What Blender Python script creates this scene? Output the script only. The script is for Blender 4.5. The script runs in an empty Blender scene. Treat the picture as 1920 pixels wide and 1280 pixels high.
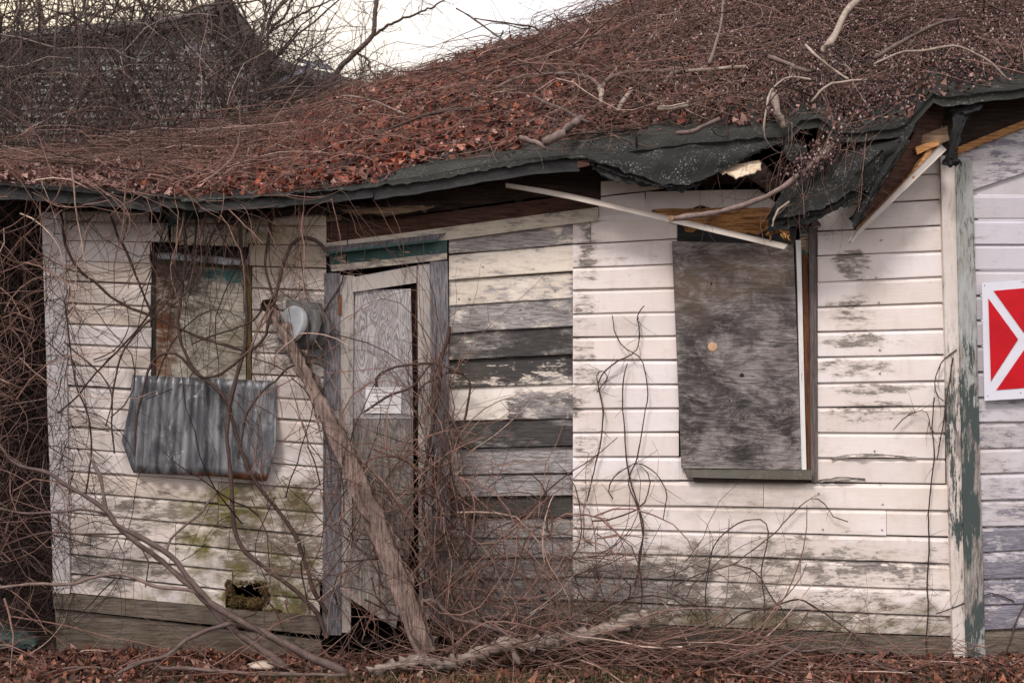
import bpy, math, random
import numpy as np
from mathutils import Vector, Matrix

# ------------------------------------------------------------------ camera, sky, sun, exposure
random.seed(7); rng = np.random.default_rng(11)
scene = bpy.context.scene
COL = scene.collection
S = 330.0; D = 8.0; CZ = 1.788                      # photo pixels per metre on the front wall, metres to it, eye height
cam_data = bpy.data.cameras.new('camera'); cam = bpy.data.objects.new('camera', cam_data); COL.objects.link(cam)
cam.location = (0, -D, CZ); cam.rotation_euler = (math.radians(90), 0, 0)
cam_data.sensor_width = 36; cam_data.lens = 36 * D / (1920 / S)
cam_data.clip_end = 800; cam_data.clip_start = 0.1
cam_data.dof.use_dof = True; cam_data.dof.focus_distance = D - 0.05; cam_data.dof.aperture_fstop = 3.5
scene.camera = cam

world = bpy.data.worlds.new('World'); scene.world = world; world.use_nodes = True
wn = world.node_tree; wn.nodes.clear()
SUN_EL, SUN_ROT = math.radians(48), math.radians(205)
sky = wn.nodes.new('ShaderNodeTexSky'); sky.sky_type = 'NISHITA'; sky.sun_disc = False
sky.sun_elevation = SUN_EL; sky.sun_rotation = SUN_ROT; sky.air_density = 1.5; sky.dust_density = 4.0
tc = wn.nodes.new('ShaderNodeTexCoord')
dot = wn.nodes.new('ShaderNodeVectorMath'); dot.operation = 'DOT_PRODUCT'
wn.links.new(tc.outputs['Generated'], dot.inputs[0]); dot.inputs[1].default_value = Vector((-0.42, 0.9, 0.10)).normalized()
mr = wn.nodes.new('ShaderNodeMapRange'); mr.inputs[1].default_value = 0.90; mr.inputs[2].default_value = 1.0
wn.links.new(dot.outputs['Value'], mr.inputs[0])
ov = wn.nodes.new('ShaderNodeMix'); ov.data_type = 'RGBA'
ov.inputs[6].default_value = (15.0, 14.3, 14.4, 1); ov.inputs[7].default_value = (16.0, 13.2, 9.0, 1)   # overcast white, low warm glow behind the trees
wn.links.new(mr.outputs[0], ov.inputs[0])
mx = wn.nodes.new('ShaderNodeMix'); mx.data_type = 'RGBA'; mx.inputs[0].default_value = 0.85
wn.links.new(sky.outputs[0], mx.inputs[6]); wn.links.new(ov.outputs[2], mx.inputs[7])
bg = wn.nodes.new('ShaderNodeBackground'); bg.inputs[1].default_value = 0.058
wn.links.new(mx.outputs[2], bg.inputs[0])
wo = wn.nodes.new('ShaderNodeOutputWorld'); wn.links.new(bg.outputs[0], wo.inputs[0])

sun_d = bpy.data.lights.new('sun', 'SUN'); sun_d.energy = 1.5; sun_d.angle = math.radians(13); sun_d.color = (1.0, 0.94, 0.90)
sun = bpy.data.objects.new('sun', sun_d); COL.objects.link(sun)
sdir = Vector((math.sin(SUN_ROT) * math.cos(SUN_EL), math.cos(SUN_ROT) * math.cos(SUN_EL), math.sin(SUN_EL)))
sun.rotation_euler = sdir.to_track_quat('Z', 'Y').to_euler(); sun.location = (-3, -6, 8)

scene.render.engine = 'CYCLES'
scene.view_settings.view_transform = 'Standard'; scene.view_settings.look = 'None'
scene.view_settings.exposure = 0.72; scene.view_settings.gamma = 1.0
scene.cycles.max_bounces = 5; scene.cycles.diffuse_bounces = 3

# ------------------------------------------------------------------ helpers
def P(px, py, y=0.0):
    """world point seen at photo pixel (px,py) at depth y"""
    k = (D + y) / D / S
    return Vector(((px - 960) * k, y, CZ - (py - 640) * k))

def tag(o, label=None, cat=None, group=None, kind=None):
    if label: o['label'] = label
    if cat: o['category'] = cat
    if group: o['group'] = group
    if kind: o['kind'] = kind
    return o

def empty(name, loc, label, cat, group=None):
    o = bpy.data.objects.new(name, None); COL.objects.link(o); o.location = loc
    o.empty_display_size = 0.1
    return tag(o, label, cat, group)

def link(name, me, mat, parent=None, **props):
    o = bpy.data.objects.new(name, me); COL.objects.link(o)
    if mat and len(me.materials) == 0: me.materials.append(mat)
    if parent is not None:
        o.parent = parent
        # geometry is written in world coordinates
        q = parent; t = Vector((0, 0, 0))
        while q is not None: t += q.location; q = q.parent
        if len(me.vertices): me.transform(Matrix.Translation(-t))
    for k, v in props.items(): o[k] = v
    return o

def mesh_np(name, verts, faces, smooth=False):
    """verts (n,3); faces (m,k) all of k corners"""
    me = bpy.data.meshes.new(name)
    v = np.asarray(verts, dtype=np.float32); f = np.asarray(faces, dtype=np.int32)
    me.vertices.add(len(v)); me.vertices.foreach_set('co', v.ravel())
    k = f.shape[1]
    me.loops.add(f.size); me.loops.foreach_set('vertex_index', f.ravel())
    me.polygons.add(len(f)); me.polygons.foreach_set('loop_start', np.arange(0, f.size, k, dtype=np.int32))
    me.polygons.foreach_set('loop_total', np.full(len(f), k, dtype=np.int32))
    if smooth: me.polygons.foreach_set('use_smooth', np.ones(len(f), dtype=bool))
    me.update(calc_edges=True); me.validate()
    return me

def mesh_py(name, verts, faces, smooth=False):
    me = bpy.data.meshes.new(name); me.from_pydata([tuple(v) for v in verts], [], faces); me.update()
    if smooth: me.polygons.foreach_set('use_smooth', [True] * len(me.polygons))
    return me

# ------------------------------------------------------------------ materials
class NB:
    def __init__(s, name):
        s.m = bpy.data.materials.new(name); s.m.use_nodes = True; s.t = s.m.node_tree; s.t.nodes.clear()
        s.out = s.n('ShaderNodeOutputMaterial'); s.b = s.n('ShaderNodeBsdfPrincipled')
        s.t.links.new(s.b.outputs[0], s.out.inputs[0]); s.b.inputs['Roughness'].default_value = 0.85
        s.b.inputs['Specular IOR Level'].default_value = 0.25
        s.geo = s.n('ShaderNodeNewGeometry'); s.pos = s.geo.outputs['Position']
        s.oi = s.n('ShaderNodeObjectInfo')
    def n(s, t): return s.t.nodes.new(t)
    def L(s, a, b):
        if hasattr(a, 'is_linked') or hasattr(a, 'node'): s.t.links.new(a, b)
        else: b.default_value = a
    def math(s, op, a, b=0.0, clamp=False):
        n = s.n('ShaderNodeMath'); n.operation = op; n.use_clamp = clamp; s.L(a, n.inputs[0]); s.L(b, n.inputs[1]); return n.outputs[0]
    def vmath(s, op, a, b):
        n = s.n('ShaderNodeVectorMath'); n.operation = op; s.L(a, n.inputs[0]); s.L(b, n.inputs[1])
        return n.outputs['Value'] if op in ('LENGTH', 'DOT_PRODUCT') else n.outputs[0]
    def scl(s, v, sc): return s.vmath('MULTIPLY', v, sc)
    def noise(s, v, scale, detail=4, rough=0.6, dist=0.0):
        n = s.n('ShaderNodeTexNoise'); s.L(v, n.inputs['Vector']); n.inputs['Scale'].default_value = scale
        n.inputs['Detail'].default_value = detail; n.inputs['Roughness'].default_value = rough; n.inputs['Distortion'].default_value = dist
        return n.outputs[0]
    def sm(s, v, a, b):
        n = s.n('ShaderNodeMapRange'); n.interpolation_type = 'SMOOTHSTEP'; s.L(v, n.inputs[0]); s.L(a, n.inputs[1]); s.L(b, n.inputs[2]); return n.outputs[0]
    def mix(s, f, a, b, mode='MIX'):
        n = s.n('ShaderNodeMix'); n.data_type = 'RGBA'; n.blend_type = mode; s.L(f, n.inputs[0])
        s.L(a if hasattr(a, 'node') else (*a, 1), n.inputs[6]); s.L(b if hasattr(b, 'node') else (*b, 1), n.inputs[7]); return n.outputs[2]
    def attr(s, name):
        n = s.n('ShaderNodeAttribute'); n.attribute_type = 'OBJECT'; n.attribute_name = name; return n.outputs['Fac']
    def ramp(s, f, stops):
        n = s.n('ShaderNodeValToRGB'); s.L(f, n.inputs[0]); e = n.color_ramp.elements
        while len(e) < len(stops): e.new(0.5)
        for el, (p, c) in zip(e, stops): el.position = p; el.color = (*c, 1)
        return n.outputs[0]
    def bump(s, h, dist=0.003, strength=0.6):
        n = s.n('ShaderNodeBump'); n.inputs['Strength'].default_value = strength; n.inputs['Distance'].default_value = dist
        s.L(h, n.inputs['Height']); s.t.links.new(n.outputs[0], s.b.inputs['Normal'])
    def zone(s, zones):
        """sum of soft-edged patches on the wall, each (px,py,rx,ry,strength) in photo pixels at the wall"""
        tot = None
        wob = s.math('MULTIPLY', s.math('SUBTRACT', s.noise(s.pos, 5.0, 4, 0.65), 0.5), 1.6)
        for (px, py, rx, ry, k) in zones:
            c = P(px, py)
            d = s.vmath('LENGTH', s.vmath('MULTIPLY', s.vmath('SUBTRACT', s.pos, tuple(c)), (S / rx, 0.0, S / ry)), (0, 0, 0))
            d = s.math('ADD', d, wob)
            v = s.math('MULTIPLY', s.sm(d, 1.25, 0.55), k)
            tot = v if tot is None else s.math('ADD', tot, v)
        return tot if tot is not None else 0.0

PEEL_Z = [(1010, 765, 75, 38, .42), (1790, 900, 30, 200, .1), (1098, 700, 30, 330, .33), (1130, 490, 60, 60, .12), (1600, 590, 62, 40, .36), (1600, 500, 40, 30, .4), (1600, 690, 90, 20, .34),
          (1640, 770, 110, 22, .30), (1600, 640, 90, 16, .4), (1560, 1030, 300, 40, .18), (1500, 1100, 330, 70, .2), (1200, 1050, 150, 120, .2),
          (1650, 730, 120, 14, .3), (940, 450, 110, 25, .38), (560, 600, 70, 110, .22), (300, 960, 120, 60, .3), (520, 1000, 140, 110, .34), (200, 1050, 120, 60, .25), (1370, 940, 80, 30, .28), (1160, 1100, 120, 50, .3)]
DIRT_Z = [(520, 500, 110, 110, .34), (270, 660, 40, 120, .5), (420, 940, 170, 60, .6), (520, 1030, 150, 120, .5), (340, 1050, 120, 60, .35), (230, 420, 200, 30, .4), (1500, 1165, 520, 45, .6),
          (1400, 940, 160, 40, .35), (560, 780, 60, 160, .25), (1130, 1165, 150, 40, .45), (880, 700, 40, 300, .2), (1350, 1060, 200, 60, .25), (840, 1090, 60, 120, .25)]
MOSS_Z = [(400, 980, 70, 60, .75), (470, 940, 110, 40, .7), (520, 1090, 130, 70, .8), (350, 1120, 110, 22, .7), (560, 1140, 90, 30, .8), (1620, 1175, 220, 10, .5), (1290, 1160, 200, 12, .5), (460, 425, 60, 45, .5), (870, 1160, 120, 40, .4), (370, 1040, 40, 50, .6)]

def painted(name, axis='x', paint=(0.80, 0.735, 0.735), under=None, under_amt=0.0, wood_a=(0.36, 0.315, 0.29), wood_b=(0.14, 0.12, 0.11), zones=True, crackle=0.0):
    s = NB(name)
    off = s.math('MULTIPLY', s.oi.outputs['Random'], 37.0)
    comb = s.n('ShaderNodeCombineXYZ'); [s.L(off, comb.inputs[i]) for i in range(3)]
    p = s.vmath('ADD', s.pos, comb.outputs[0])
    st = (1.3, 1, 11.0) if axis == 'x' else (11.0, 1, 1.3)
    st2 = (1, 1, 3.0) if axis == 'x' else (5.0, 1, 0.8)
    grain = s.noise(s.scl(p, st), 9.0, 7, 0.7, 0.4)
    fgrain = s.noise(s.scl(p, (st[0] * 2, 1, st[2] * 3) if axis == 'x' else (st[0] * 3, 1, st[2] * 2)), 12.0, 4, 0.7)
    blot = s.noise(s.scl(p, st2), 1.7, 4, 0.6)
    patch = s.noise(s.scl(p, st2), 8.0, 10, 0.76)
    n = s.math('ADD', s.math('ADD', s.math('MULTIPLY', patch, 0.50), s.math('MULTIPLY', grain, 0.28)), s.math('MULTIPLY', blot, 0.22))
    peel = s.attr('peel')
    if zones: peel = s.math('ADD', peel, s.zone(PEEL_Z if zones is True else zones))
    thr = s.math('SUBTRACT', 0.665, s.math('MULTIPLY', peel, 0.33))
    mask = s.sm(n, thr, s.math('ADD', thr, 0.022))
    # bare wood
    dark = s.attr('dark')
    dn = s.sm(s.math('ADD', s.math('ADD', blot, s.math('MULTIPLY', patch, 0.6)), s.math('MULTIPLY', dark, 0.55)), 0.98, 1.22)
    wood = s.mix(s.sm(grain, 0.36, 0.64), wood_b, wood_a)
    wood = s.mix(s.math('MULTIPLY', dn, 0.88), wood, (0.025, 0.022, 0.022))
    if under:
        un = s.noise(s.scl(p, st2), 3.0, 5, 0.6)
        wood = s.mix(s.sm(un, 0.62 - under_amt * 0.3, 0.68 - under_amt * 0.3), wood, under)
    # paint, yellowed and stained
    pc = s.mix(s.sm(s.noise(p, 2.2, 3, 0.5), 0.35, 0.7), paint, tuple(c * k for c, k in zip(paint, (0.90, 0.87, 0.83))))
    streak = s.sm(s.noise(s.scl(p, (6, 1, 0.7)), 3.0, 5, 0.65), 0.5, 0.8)
    pc = s.mix(s.math('MULTIPLY', streak, 0.25), pc, (0.40, 0.33, 0.26))
    pc = s.mix(s.math('MULTIPLY', s.sm(fgrain, 0.55, 0.75), 0.30), pc, (0.45, 0.41, 0.38))
    # thin hairline cracks along the grain
    stn = s.sm(s.noise(s.scl(p, (1.5, 1, 2.0)), 5.0, 8, 0.75), 0.5, 0.72)
    pc = s.mix(s.math('MULTIPLY', stn, 0.30), pc, tuple(c_ * k for c_, k in zip(paint, (0.62, 0.58, 0.52))))
    crk = s.sm(s.noise(s.scl(p, (st[0] * 1.0, 1, st[2] * 1.6) if axis == 'x' else (st[0] * 1.6, 1, st[2])), 14.0, 5, 0.75), s.math('SUBTRACT', 0.715, s.math('MULTIPLY', peel, 0.06)), 0.75)
    pc = s.mix(s.math('MULTIPLY', crk, 0.75), pc, (0.14, 0.12, 0.11))
    warm = s.attr('warm')
    pc = s.mix(s.math('MULTIPLY', warm, s.sm(blot, 0.3, 0.65)), pc, (0.50, 0.37, 0.19))
    tone = s.ramp(s.oi.outputs['Random'], [(0, (0.90, 0.88, 0.86)), (0.5, (1.0, 1.0, 1.0)), (1.0, (0.97, 0.93, 0.88))])
    pc = s.mix(1.0, pc, tone, 'MULTIPLY')
    worn = s.sm(n, s.math('SUBTRACT', thr, 0.065), s.math('SUBTRACT', thr, 0.01))
    pc = s.mix(s.math('MULTIPLY', worn, s.math('ADD', 0.45, s.math('MULTIPLY', s.sm(fgrain, .4, .6), .4))), pc, tuple(c_ * k for c_, k in zip(paint, (0.66, 0.62, 0.56))))
    col = s.mix(mask, pc, wood)
    if zones is True:
        dz = s.math('MULTIPLY', s.zone(DIRT_Z), s.sm(s.noise(s.scl(p, st2), 4.0, 7, 0.7), 0.24, 0.64))
        col = s.mix(s.math('MINIMUM', dz, 0.85), col, (0.17, 0.135, 0.085))
        mz = s.math('MULTIPLY', s.zone(MOSS_Z), s.sm(s.noise(s.scl(s.pos, (1, 1, 1.4)), 7.0, 7, 0.7), 0.36, 0.60))
        col = s.mix(s.math('MINIMUM', mz, 0.9), col, (0.12, 0.105, 0.022))
    moss = s.math('MULTIPLY', s.attr('moss'), s.sm(s.noise(p, 6.0, 6, 0.7), 0.35, 0.65))
    col = s.mix(moss, col, (0.10, 0.09, 0.03))
    s.L(col, s.b.inputs['Base Color'])
    s.L(s.math('ADD', 0.62, s.math('MULTIPLY', mask, 0.3)), s.b.inputs['Roughness'])
    h = s.math('ADD', s.math('MULTIPLY', mask, -0.6), s.math('ADD', s.math('MULTIPLY', grain, s.math('ADD', 0.25, mask)), s.math('MULTIPLY', crk, -0.6)))
    s.bump(h, 0.006, 0.9)
    return s.m

def bare_wood(name, axis='x', a=(0.22, 0.20, 0.19), b=(0.07, 0.06, 0.055), tint=None, blotch=(0.03, 0.025, 0.025), amt=0.5, fine=1.0):
    s = NB(name)
    off = s.math('MULTIPLY', s.oi.outputs['Random'], 23.0)
    comb = s.n('ShaderNodeCombineXYZ'); [s.L(off, comb.inputs[i]) for i in range(3)]
    p = s.vmath('ADD', s.pos, comb.outputs[0])
    st = {'x': (1.2, 1.2, 14), 'z': (14, 4, 1.0), 'y': (6, 1, 6)}[axis]
    g = s.noise(s.scl(p, st), 6.0 * fine, 8, 0.72, 0.5)
    bl = s.noise(p, 3.5, 7, 0.7)
    col = s.mix(s.sm(g, 0.33, 0.66), b, a)
    col = s.mix(s.math('MULTIPLY', s.sm(bl, 0.50, 0.68), amt), col, blotch)
    if tint: col = s.mix(s.math('MULTIPLY', s.sm(s.noise(p, 5.0, 6, 0.7), 0.5, 0.62), tint[1]), col, tint[0])
    s.L(col, s.b.inputs['Base Color']); s.bump(g, 0.006, 0.8)
    return s.m

def plywood(name, a, b, axis='x', rings=13.0, blotch_amt=0.8, pattern=1.0, tintz=None, warp=1.0, sc=3.5):
    s = NB(name)
    st = (0.45, 1, 1.5) if axis == 'x' else (2.1, 1, 0.42)
    q = s.scl(s.pos, st)
    base = s.noise(q, sc, 2, 0.45, warp)
    r = s.math('FRACT', s.math('MULTIPLY', base, rings), 0)
    ring = s.sm(s.math('ABSOLUTE', s.math('SUBTRACT', r, 0.5)), 0.10, 0.40)
    st2 = (2, 1, 26) if axis == 'x' else (26, 1, 2)
    fine = s.noise(s.scl(s.pos, st2), 5.0, 7, 0.75)
    m = s.math('ADD', s.math('MULTIPLY', ring, pattern), s.math('MULTIPLY', s.sm(fine, 0.38, 0.62), 1 - pattern))
    col = s.mix(m, b, a)
    bl = s.noise(s.scl(s.pos, (1, 1, 1.9) if axis == 'x' else (1.8, 1, 0.8)), 5.0, 12, 0.84, 0.9)
    col = s.mix(s.math('MULTIPLY', s.sm(bl, 0.46, 0.62), blotch_amt), col, (0.035, 0.03, 0.03))
    crk = s.sm(s.noise(s.scl(s.pos, (3, 1, 40) if axis == 'x' else (40, 1, 3)), 4.0, 4, 0.7), 0.62, 0.70)
    col = s.mix(s.math('MULTIPLY', crk, 0.6), col, (0.03, 0.025, 0.025))
    if tintz:
        for z, c in tintz: col = s.mix(s.math('MULTIPLY', s.math('MINIMUM', s.zone(z), 0.92), s.sm(bl, 0.36, 0.56)), col, c)
    s.L(col, s.b.inputs['Base Color'])
    s.bump(s.math('ADD', s.math('MULTIPLY', ring, 0.5), fine), 0.003, 0.7)
    return s.m

def twig_mat(name, c0, c1, c2, obj_random=False):
    s = NB(name)
    r = s.oi.outputs['Random'] if obj_random else s.geo.outputs['Random Per Island']
    col = s.ramp(r, [(0.0, c0), (0.6, c1), (0.92, c1), (1.0, c2)])
    n = s.noise(s.pos, 26.0, 5, 0.7)
    col = s.mix(s.sm(n, 0.35, 0.7), s.mix(1.0, col, (0.6, 0.58, 0.56), 'MULTIPLY'), col)
    s.L(col, s.b.inputs['Base Color']); s.b.inputs['Roughness'].default_value = 0.7
    s.bump(n, 0.002, 0.5)
    return s.m

def leaf_mat(name, stops):
    s = NB(name)
    col = s.ramp(s.geo.outputs['Random Per Island'], stops)
    n = s.noise(s.pos, 40.0, 3, 0.6)
    col = s.mix(s.sm(n, 0.3, 0.7), s.mix(1.0, col, (0.65, 0.6, 0.6), 'MULTIPLY'), col)
    s.L(col, s.b.inputs['Base Color']); s.b.inputs['Roughness'].default_value = 0.65
    return s.m

def felt_mat(name, base, speck, amt=0.5, sc=60.0):
    s = NB(name)
    bl = s.noise(s.pos, 3.0, 6, 0.65)
    c = s.mix(s.sm(bl, 0.35, 0.65), tuple(v * 0.6 for v in base), base)
    gr = s.noise(s.pos, sc, 3, 0.8)
    sp = s.math('MULTIPLY', s.sm(gr, 0.56, 0.64), s.sm(s.noise(s.pos, 8.0, 6, 0.75), 0.44, 0.60))
    c = s.mix(s.math('MULTIPLY', sp, amt), c, speck)
    c = s.mix(s.math('MULTIPLY', s.sm(s.noise(s.pos, 140.0, 2, 0.6), 0.45, 0.65), 0.35), c, (0.012, 0.012, 0.012))
    s.L(c, s.b.inputs['Base Color']); s.b.inputs['Roughness'].default_value = 0.95
    s.bump(s.math('ADD', gr, bl), 0.004, 0.6)
    return s.m

def simple_house():
    s = NB('grey_green_siding'); n = s.noise(s.pos, 1.6, 5, 0.65)
    s.L(s.mix(s.sm(n, 0.35, 0.65), (0.20, 0.205, 0.19), (0.31, 0.315, 0.29)), s.b.inputs['Base Color']); return s.m
M = {}
M['siding'] = painted('painted_siding')
M['siding_worn'] = painted('worn_siding', paint=(0.78, 0.72, 0.67), wood_a=(0.42, 0.385, 0.38), wood_b=(0.17, 0.155, 0.15))
M['annex'] = painted('annex_siding', paint=(0.56, 0.54, 0.60), wood_a=(0.26, 0.245, 0.29), wood_b=(0.13, 0.12, 0.15), zones=False)
M['post_white'] = painted('corner_post_paint', 'z', paint=(0.70, 0.65, 0.64), under=(0.06, 0.078, 0.075), under_amt=0.7, zones=[(1800, 900, 40, 260, .28)])
M['post_green'] = painted('green_post_paint', 'z', paint=(0.38, 0.395, 0.40), under=(0.06, 0.078, 0.075), under_amt=0.55, zones=[(1820, 960, 60, 330, .36), (1820, 480, 40, 60, .1)])
M['corner'] = painted('corner_board_paint', 'z', paint=(0.70, 0.66, 0.68), zones=False)
M['trim'] = painted('trim_paint', paint=(0.60, 0.54, 0.47), zones=False)
M['casing'] = painted('door_casing', 'z', paint=(0.46, 0.43, 0.42), wood_a=(0.24, 0.225, 0.24), wood_b=(0.09, 0.082, 0.09), zones=False)
M['green_trim'] = painted('green_trim', paint=(0.03, 0.085, 0.085), wood_a=(0.42, 0.33, 0.24), wood_b=(0.12, 0.07, 0.04), zones=False)
M['sill'] = painted('sill_paint', paint=(0.125, 0.118, 0.103), wood_a=(0.25, 0.21, 0.17), wood_b=(0.08, 0.06, 0.05), zones=False)
M['white_strip'] = painted('white_strip_paint', 'z', paint=(0.80, 0.79, 0.80), zones=False)
M['batten'] = painted('batten_paint', paint=(0.50, 0.45, 0.42), wood_a=(0.36, 0.30, 0.27), wood_b=(0.15, 0.10, 0.09), zones=False)
M['skirt'] = bare_wood('skirt_wood', 'x', (0.185, 0.15, 0.122), (0.06, 0.045, 0.036), ((0.10, 0.078, 0.035), 0.35), amt=0.6)
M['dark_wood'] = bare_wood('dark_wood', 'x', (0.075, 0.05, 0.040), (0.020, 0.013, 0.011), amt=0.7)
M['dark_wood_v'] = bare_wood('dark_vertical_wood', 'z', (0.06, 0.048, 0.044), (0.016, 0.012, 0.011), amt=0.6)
M['rot'] = bare_wood('rotten_wood', 'x', (0.55, 0.28, 0.11), (0.15, 0.06, 0.022), amt=0.6, blotch=(0.05, 0.02, 0.01))
M['tan'] = bare_wood('tan_wood', 'x', (0.32, 0.225, 0.15), (0.12, 0.07, 0.04), amt=0.4)
M['red_wood'] = bare_wood('red_brown_wood', 'x', (0.13, 0.062, 0.045), (0.04, 0.018, 0.013), amt=0.6)
M['brown_strip'] = bare_wood('brown_strip', 'z', (0.19, 0.075, 0.032), (0.07, 0.028, 0.014), amt=0.5)
M['grey_strip'] = bare_wood('grey_strip', 'z', (0.17, 0.14, 0.135), (0.07, 0.055, 0.052), amt=0.4)
M['mossy_strip'] = bare_wood('mossy_strip', 'z', (0.15, 0.125, 0.04), (0.06, 0.048, 0.02), amt=0.4)
M['door_ply'] = plywood('door_plywood', (0.50, 0.465, 0.45), (0.22, 0.20, 0.215), 'z', 26, 0.2, 0.72, warp=1.2, sc=4.0)
M['door_low'] = plywood('door_lower_plywood', (0.34, 0.295, 0.27), (0.13, 0.11, 0.10), 'z', 12, 0.35, 0.4)
M['ply_right'] = plywood('window_plywood', (0.34, 0.30, 0.29), (0.10, 0.085, 0.08), 'x', 9, 0.75, 0.34,
                         [([(1420, 790, 70, 60, .75), (1330, 720, 60, 90, .7), (1290, 800, 30, 70, .7), (1400, 620, 60, 40, .6), (1300, 620, 50, 60, .6), (1470, 700, 30, 160, .5), (1380, 480, 130, 14, .5), (1440, 560, 40, 30, .5), (1350, 850, 60, 20, .6)], (0.030, 0.025, 0.026)), ([(1380, 520, 140, 50, .8), (1290, 560, 50, 60, .5)], (0.12, 0.085, 0.065))], warp=1.6)
M['ply_left'] = plywood('mossy_plywood', (0.56, 0.51, 0.43), (0.24, 0.205, 0.165), 'x', 12, 0.5, 0.5,
                        [([(300, 600, 30, 130, 1.0)], (0.15, 0.05, 0.018)), ([(430, 515, 50, 17, 1.3)], (0.03, 0.12, 0.125)), ([(335, 540, 60, 70, .8)], (0.05, 0.035, 0.035)), ([(430, 650, 40, 40, .35)], (0.16, 0.14, 0.06))], warp=1.4)
M['black'] = bare_wood('black_board', 'x', (0.03, 0.029, 0.03), (0.012, 0.012, 0.013), amt=0.2)  # plain near-black for window backings, the dark board, a frame strip and knots
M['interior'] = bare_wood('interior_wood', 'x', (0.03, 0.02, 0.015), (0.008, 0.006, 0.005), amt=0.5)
M['old_plank'] = bare_wood('splintered_plank', 'z', (0.31, 0.225, 0.19), (0.055, 0.035, 0.029), ((0.36, 0.27, 0.23), 0.4), amt=0.7)
M['felt'] = felt_mat('roofing_felt', (0.037, 0.0385, 0.034), (0.24, 0.24, 0.21), 0.75)
M['felt_dark'] = felt_mat('dark_roofing_felt', (0.022, 0.0225, 0.0215), (0.30, 0.30, 0.27), 0.9, 90.0)
M['felt_edge'] = felt_mat('felt_edge', (0.042, 0.042, 0.043), (0.15, 0.15, 0.13), 0.3)
M['tar'] = felt_mat('tar_paper', (0.022, 0.021, 0.022), (0.08, 0.08, 0.08), 0.2)
M['pale_ply'] = bare_wood('pale_torn_ply', 'x', (0.72, 0.60, 0.46), (0.50, 0.36, 0.24), amt=0.1)
M['duff'] = leaf_mat('duff', [(0, (0.05, 0.03, 0.025)), (1, (0.09, 0.05, 0.04))])
M['leaf'] = leaf_mat('dead_leaf', [(0.0, (0.05, 0.02, 0.016)), (0.3, (0.17, 0.045, 0.032)), (0.6, (0.30, 0.078, 0.046)), (0.78, (0.26, 0.12, 0.095)), (0.92, (0.46, 0.12, 0.05)), (1.0, (0.66, 0.42, 0.34))])
M['leaf_grey'] = leaf_mat('grey_leaf', [(0.0, (0.04, 0.02, 0.018)), (0.4, (0.15, 0.065, 0.053)), (0.75, (0.26, 0.14, 0.12)), (1.0, (0.50, 0.32, 0.28))]
)
M['twig'] = twig_mat('twig', (0.045, 0.024, 0.019), (0.27, 0.155, 0.125), (0.72, 0.54, 0.46))
M['twig_dark'] = twig_mat('dark_twig', (0.016, 0.010, 0.009), (0.075, 0.044, 0.037), (0.40, 0.29, 0.25))
M['twig_olive'] = twig_mat('background_twig', (0.018, 0.012, 0.010), (0.105, 0.073, 0.062), (0.50, 0.39, 0.34))
M['vine'] = twig_mat('vine_bark', (0.05, 0.029, 0.024), (0.095, 0.058, 0.049), (0.15, 0.10, 0.086), True)
M['branch'] = twig_mat('branch_bark', (0.13, 0.09, 0.082), (0.19, 0.135, 0.122), (0.26, 0.19, 0.17), True)
M['log_bark'] = bare_wood('log_bark', 'x', (0.36, 0.28, 0.24), (0.09, 0.065, 0.055), amt=0.4)
M['pale_bark'] = twig_mat('pale_bark', (0.30, 0.235, 0.20), (0.38, 0.30, 0.25), (0.46, 0.38, 0.32), True)
M['sky_branch'] = twig_mat('sky_branch', (0.07, 0.045, 0.04), (0.11, 0.075, 0.065), (0.15, 0.1, 0.09))
M['bud'] = leaf_mat('seed_bud', [(0.0, (0.04, 0.022, 0.021)), (0.5, (0.17, 0.095, 0.088)), (0.85, (0.31, 0.21, 0.20)), (1.0, (0.58, 0.46, 0.44))])
M['cut'] = twig_mat('cut_wood', (0.30, 0.19, 0.10), (0.30, 0.19, 0.10), (0.32, 0.2, 0.1), True)

def simple(name, col, rough=0.6, metal=0.0, nz=0.15, scale=8.0, dark=None):
    s = NB(name); n = s.noise(s.pos, scale, 6, 0.65)
    s.L(s.mix(s.sm(n, 0.4, 0.7), col, dark or tuple(c * (1 - nz * 2) for c in col)), s.b.inputs['Base Color'])
    s.b.inputs['Roughness'].default_value = rough; s.b.inputs['Metallic'].default_value = metal
    s.bump(n, 0.002, 0.3); return s.m
M['meter_grey'] = simple('meter_grey_paint', (0.15, 0.155, 0.152), 0.65, dark=(0.09, 0.085, 0.08))
M['meter_glass'] = simple('meter_cover', (0.42, 0.44, 0.47), 0.25)
M['meter_face'] = simple('meter_face', (0.33, 0.34, 0.36), 0.4, dark=(0.24,0.24,0.25))
M['white_metal'] = simple('sign_white', (0.66, 0.65, 0.72), 0.4, nz=0.04)
M['red'] = simple('sign_red', (0.50, 0.004, 0.012), 0.35, nz=0.08)
M['paper'] = simple('paper', (0.80, 0.77, 0.77), 0.8, nz=0.06)
M['ink'] = simple('faded_ink', (0.33, 0.30, 0.33), 0.8)
M['flash'] = simple('flashing', (0.34, 0.34, 0.36), 0.55, 0.3, dark=(0.13, 0.12, 0.12))
M['knot'] = simple('knot_wood', (0.58, 0.36, 0.22), 0.8, scale=40)
M['nail'] = simple('rusty_nail', (0.09, 0.05, 0.035), 0.8)
M['rust_hinge'] = simple('rusty_hinge', (0.16, 0.055, 0.025), 0.9, dark=(0.05, 0.02, 0.01))
M['moss'] = leaf_mat('moss_clump', [(0, (0.05, 0.03, 0.012)), (0.5, (0.11, 0.06, 0.02)), (1, (0.13, 0.11, 0.03))])
M['tarp'] = simple('green_tarp', (0.025, 0.05, 0.047), 0.7, scale=14, dark=(0.10, 0.10, 0.09))
M['stone'] = simple('pale_stone', (0.55, 0.44, 0.36), 0.9)
M['house_wall'] = simple_house()
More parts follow.
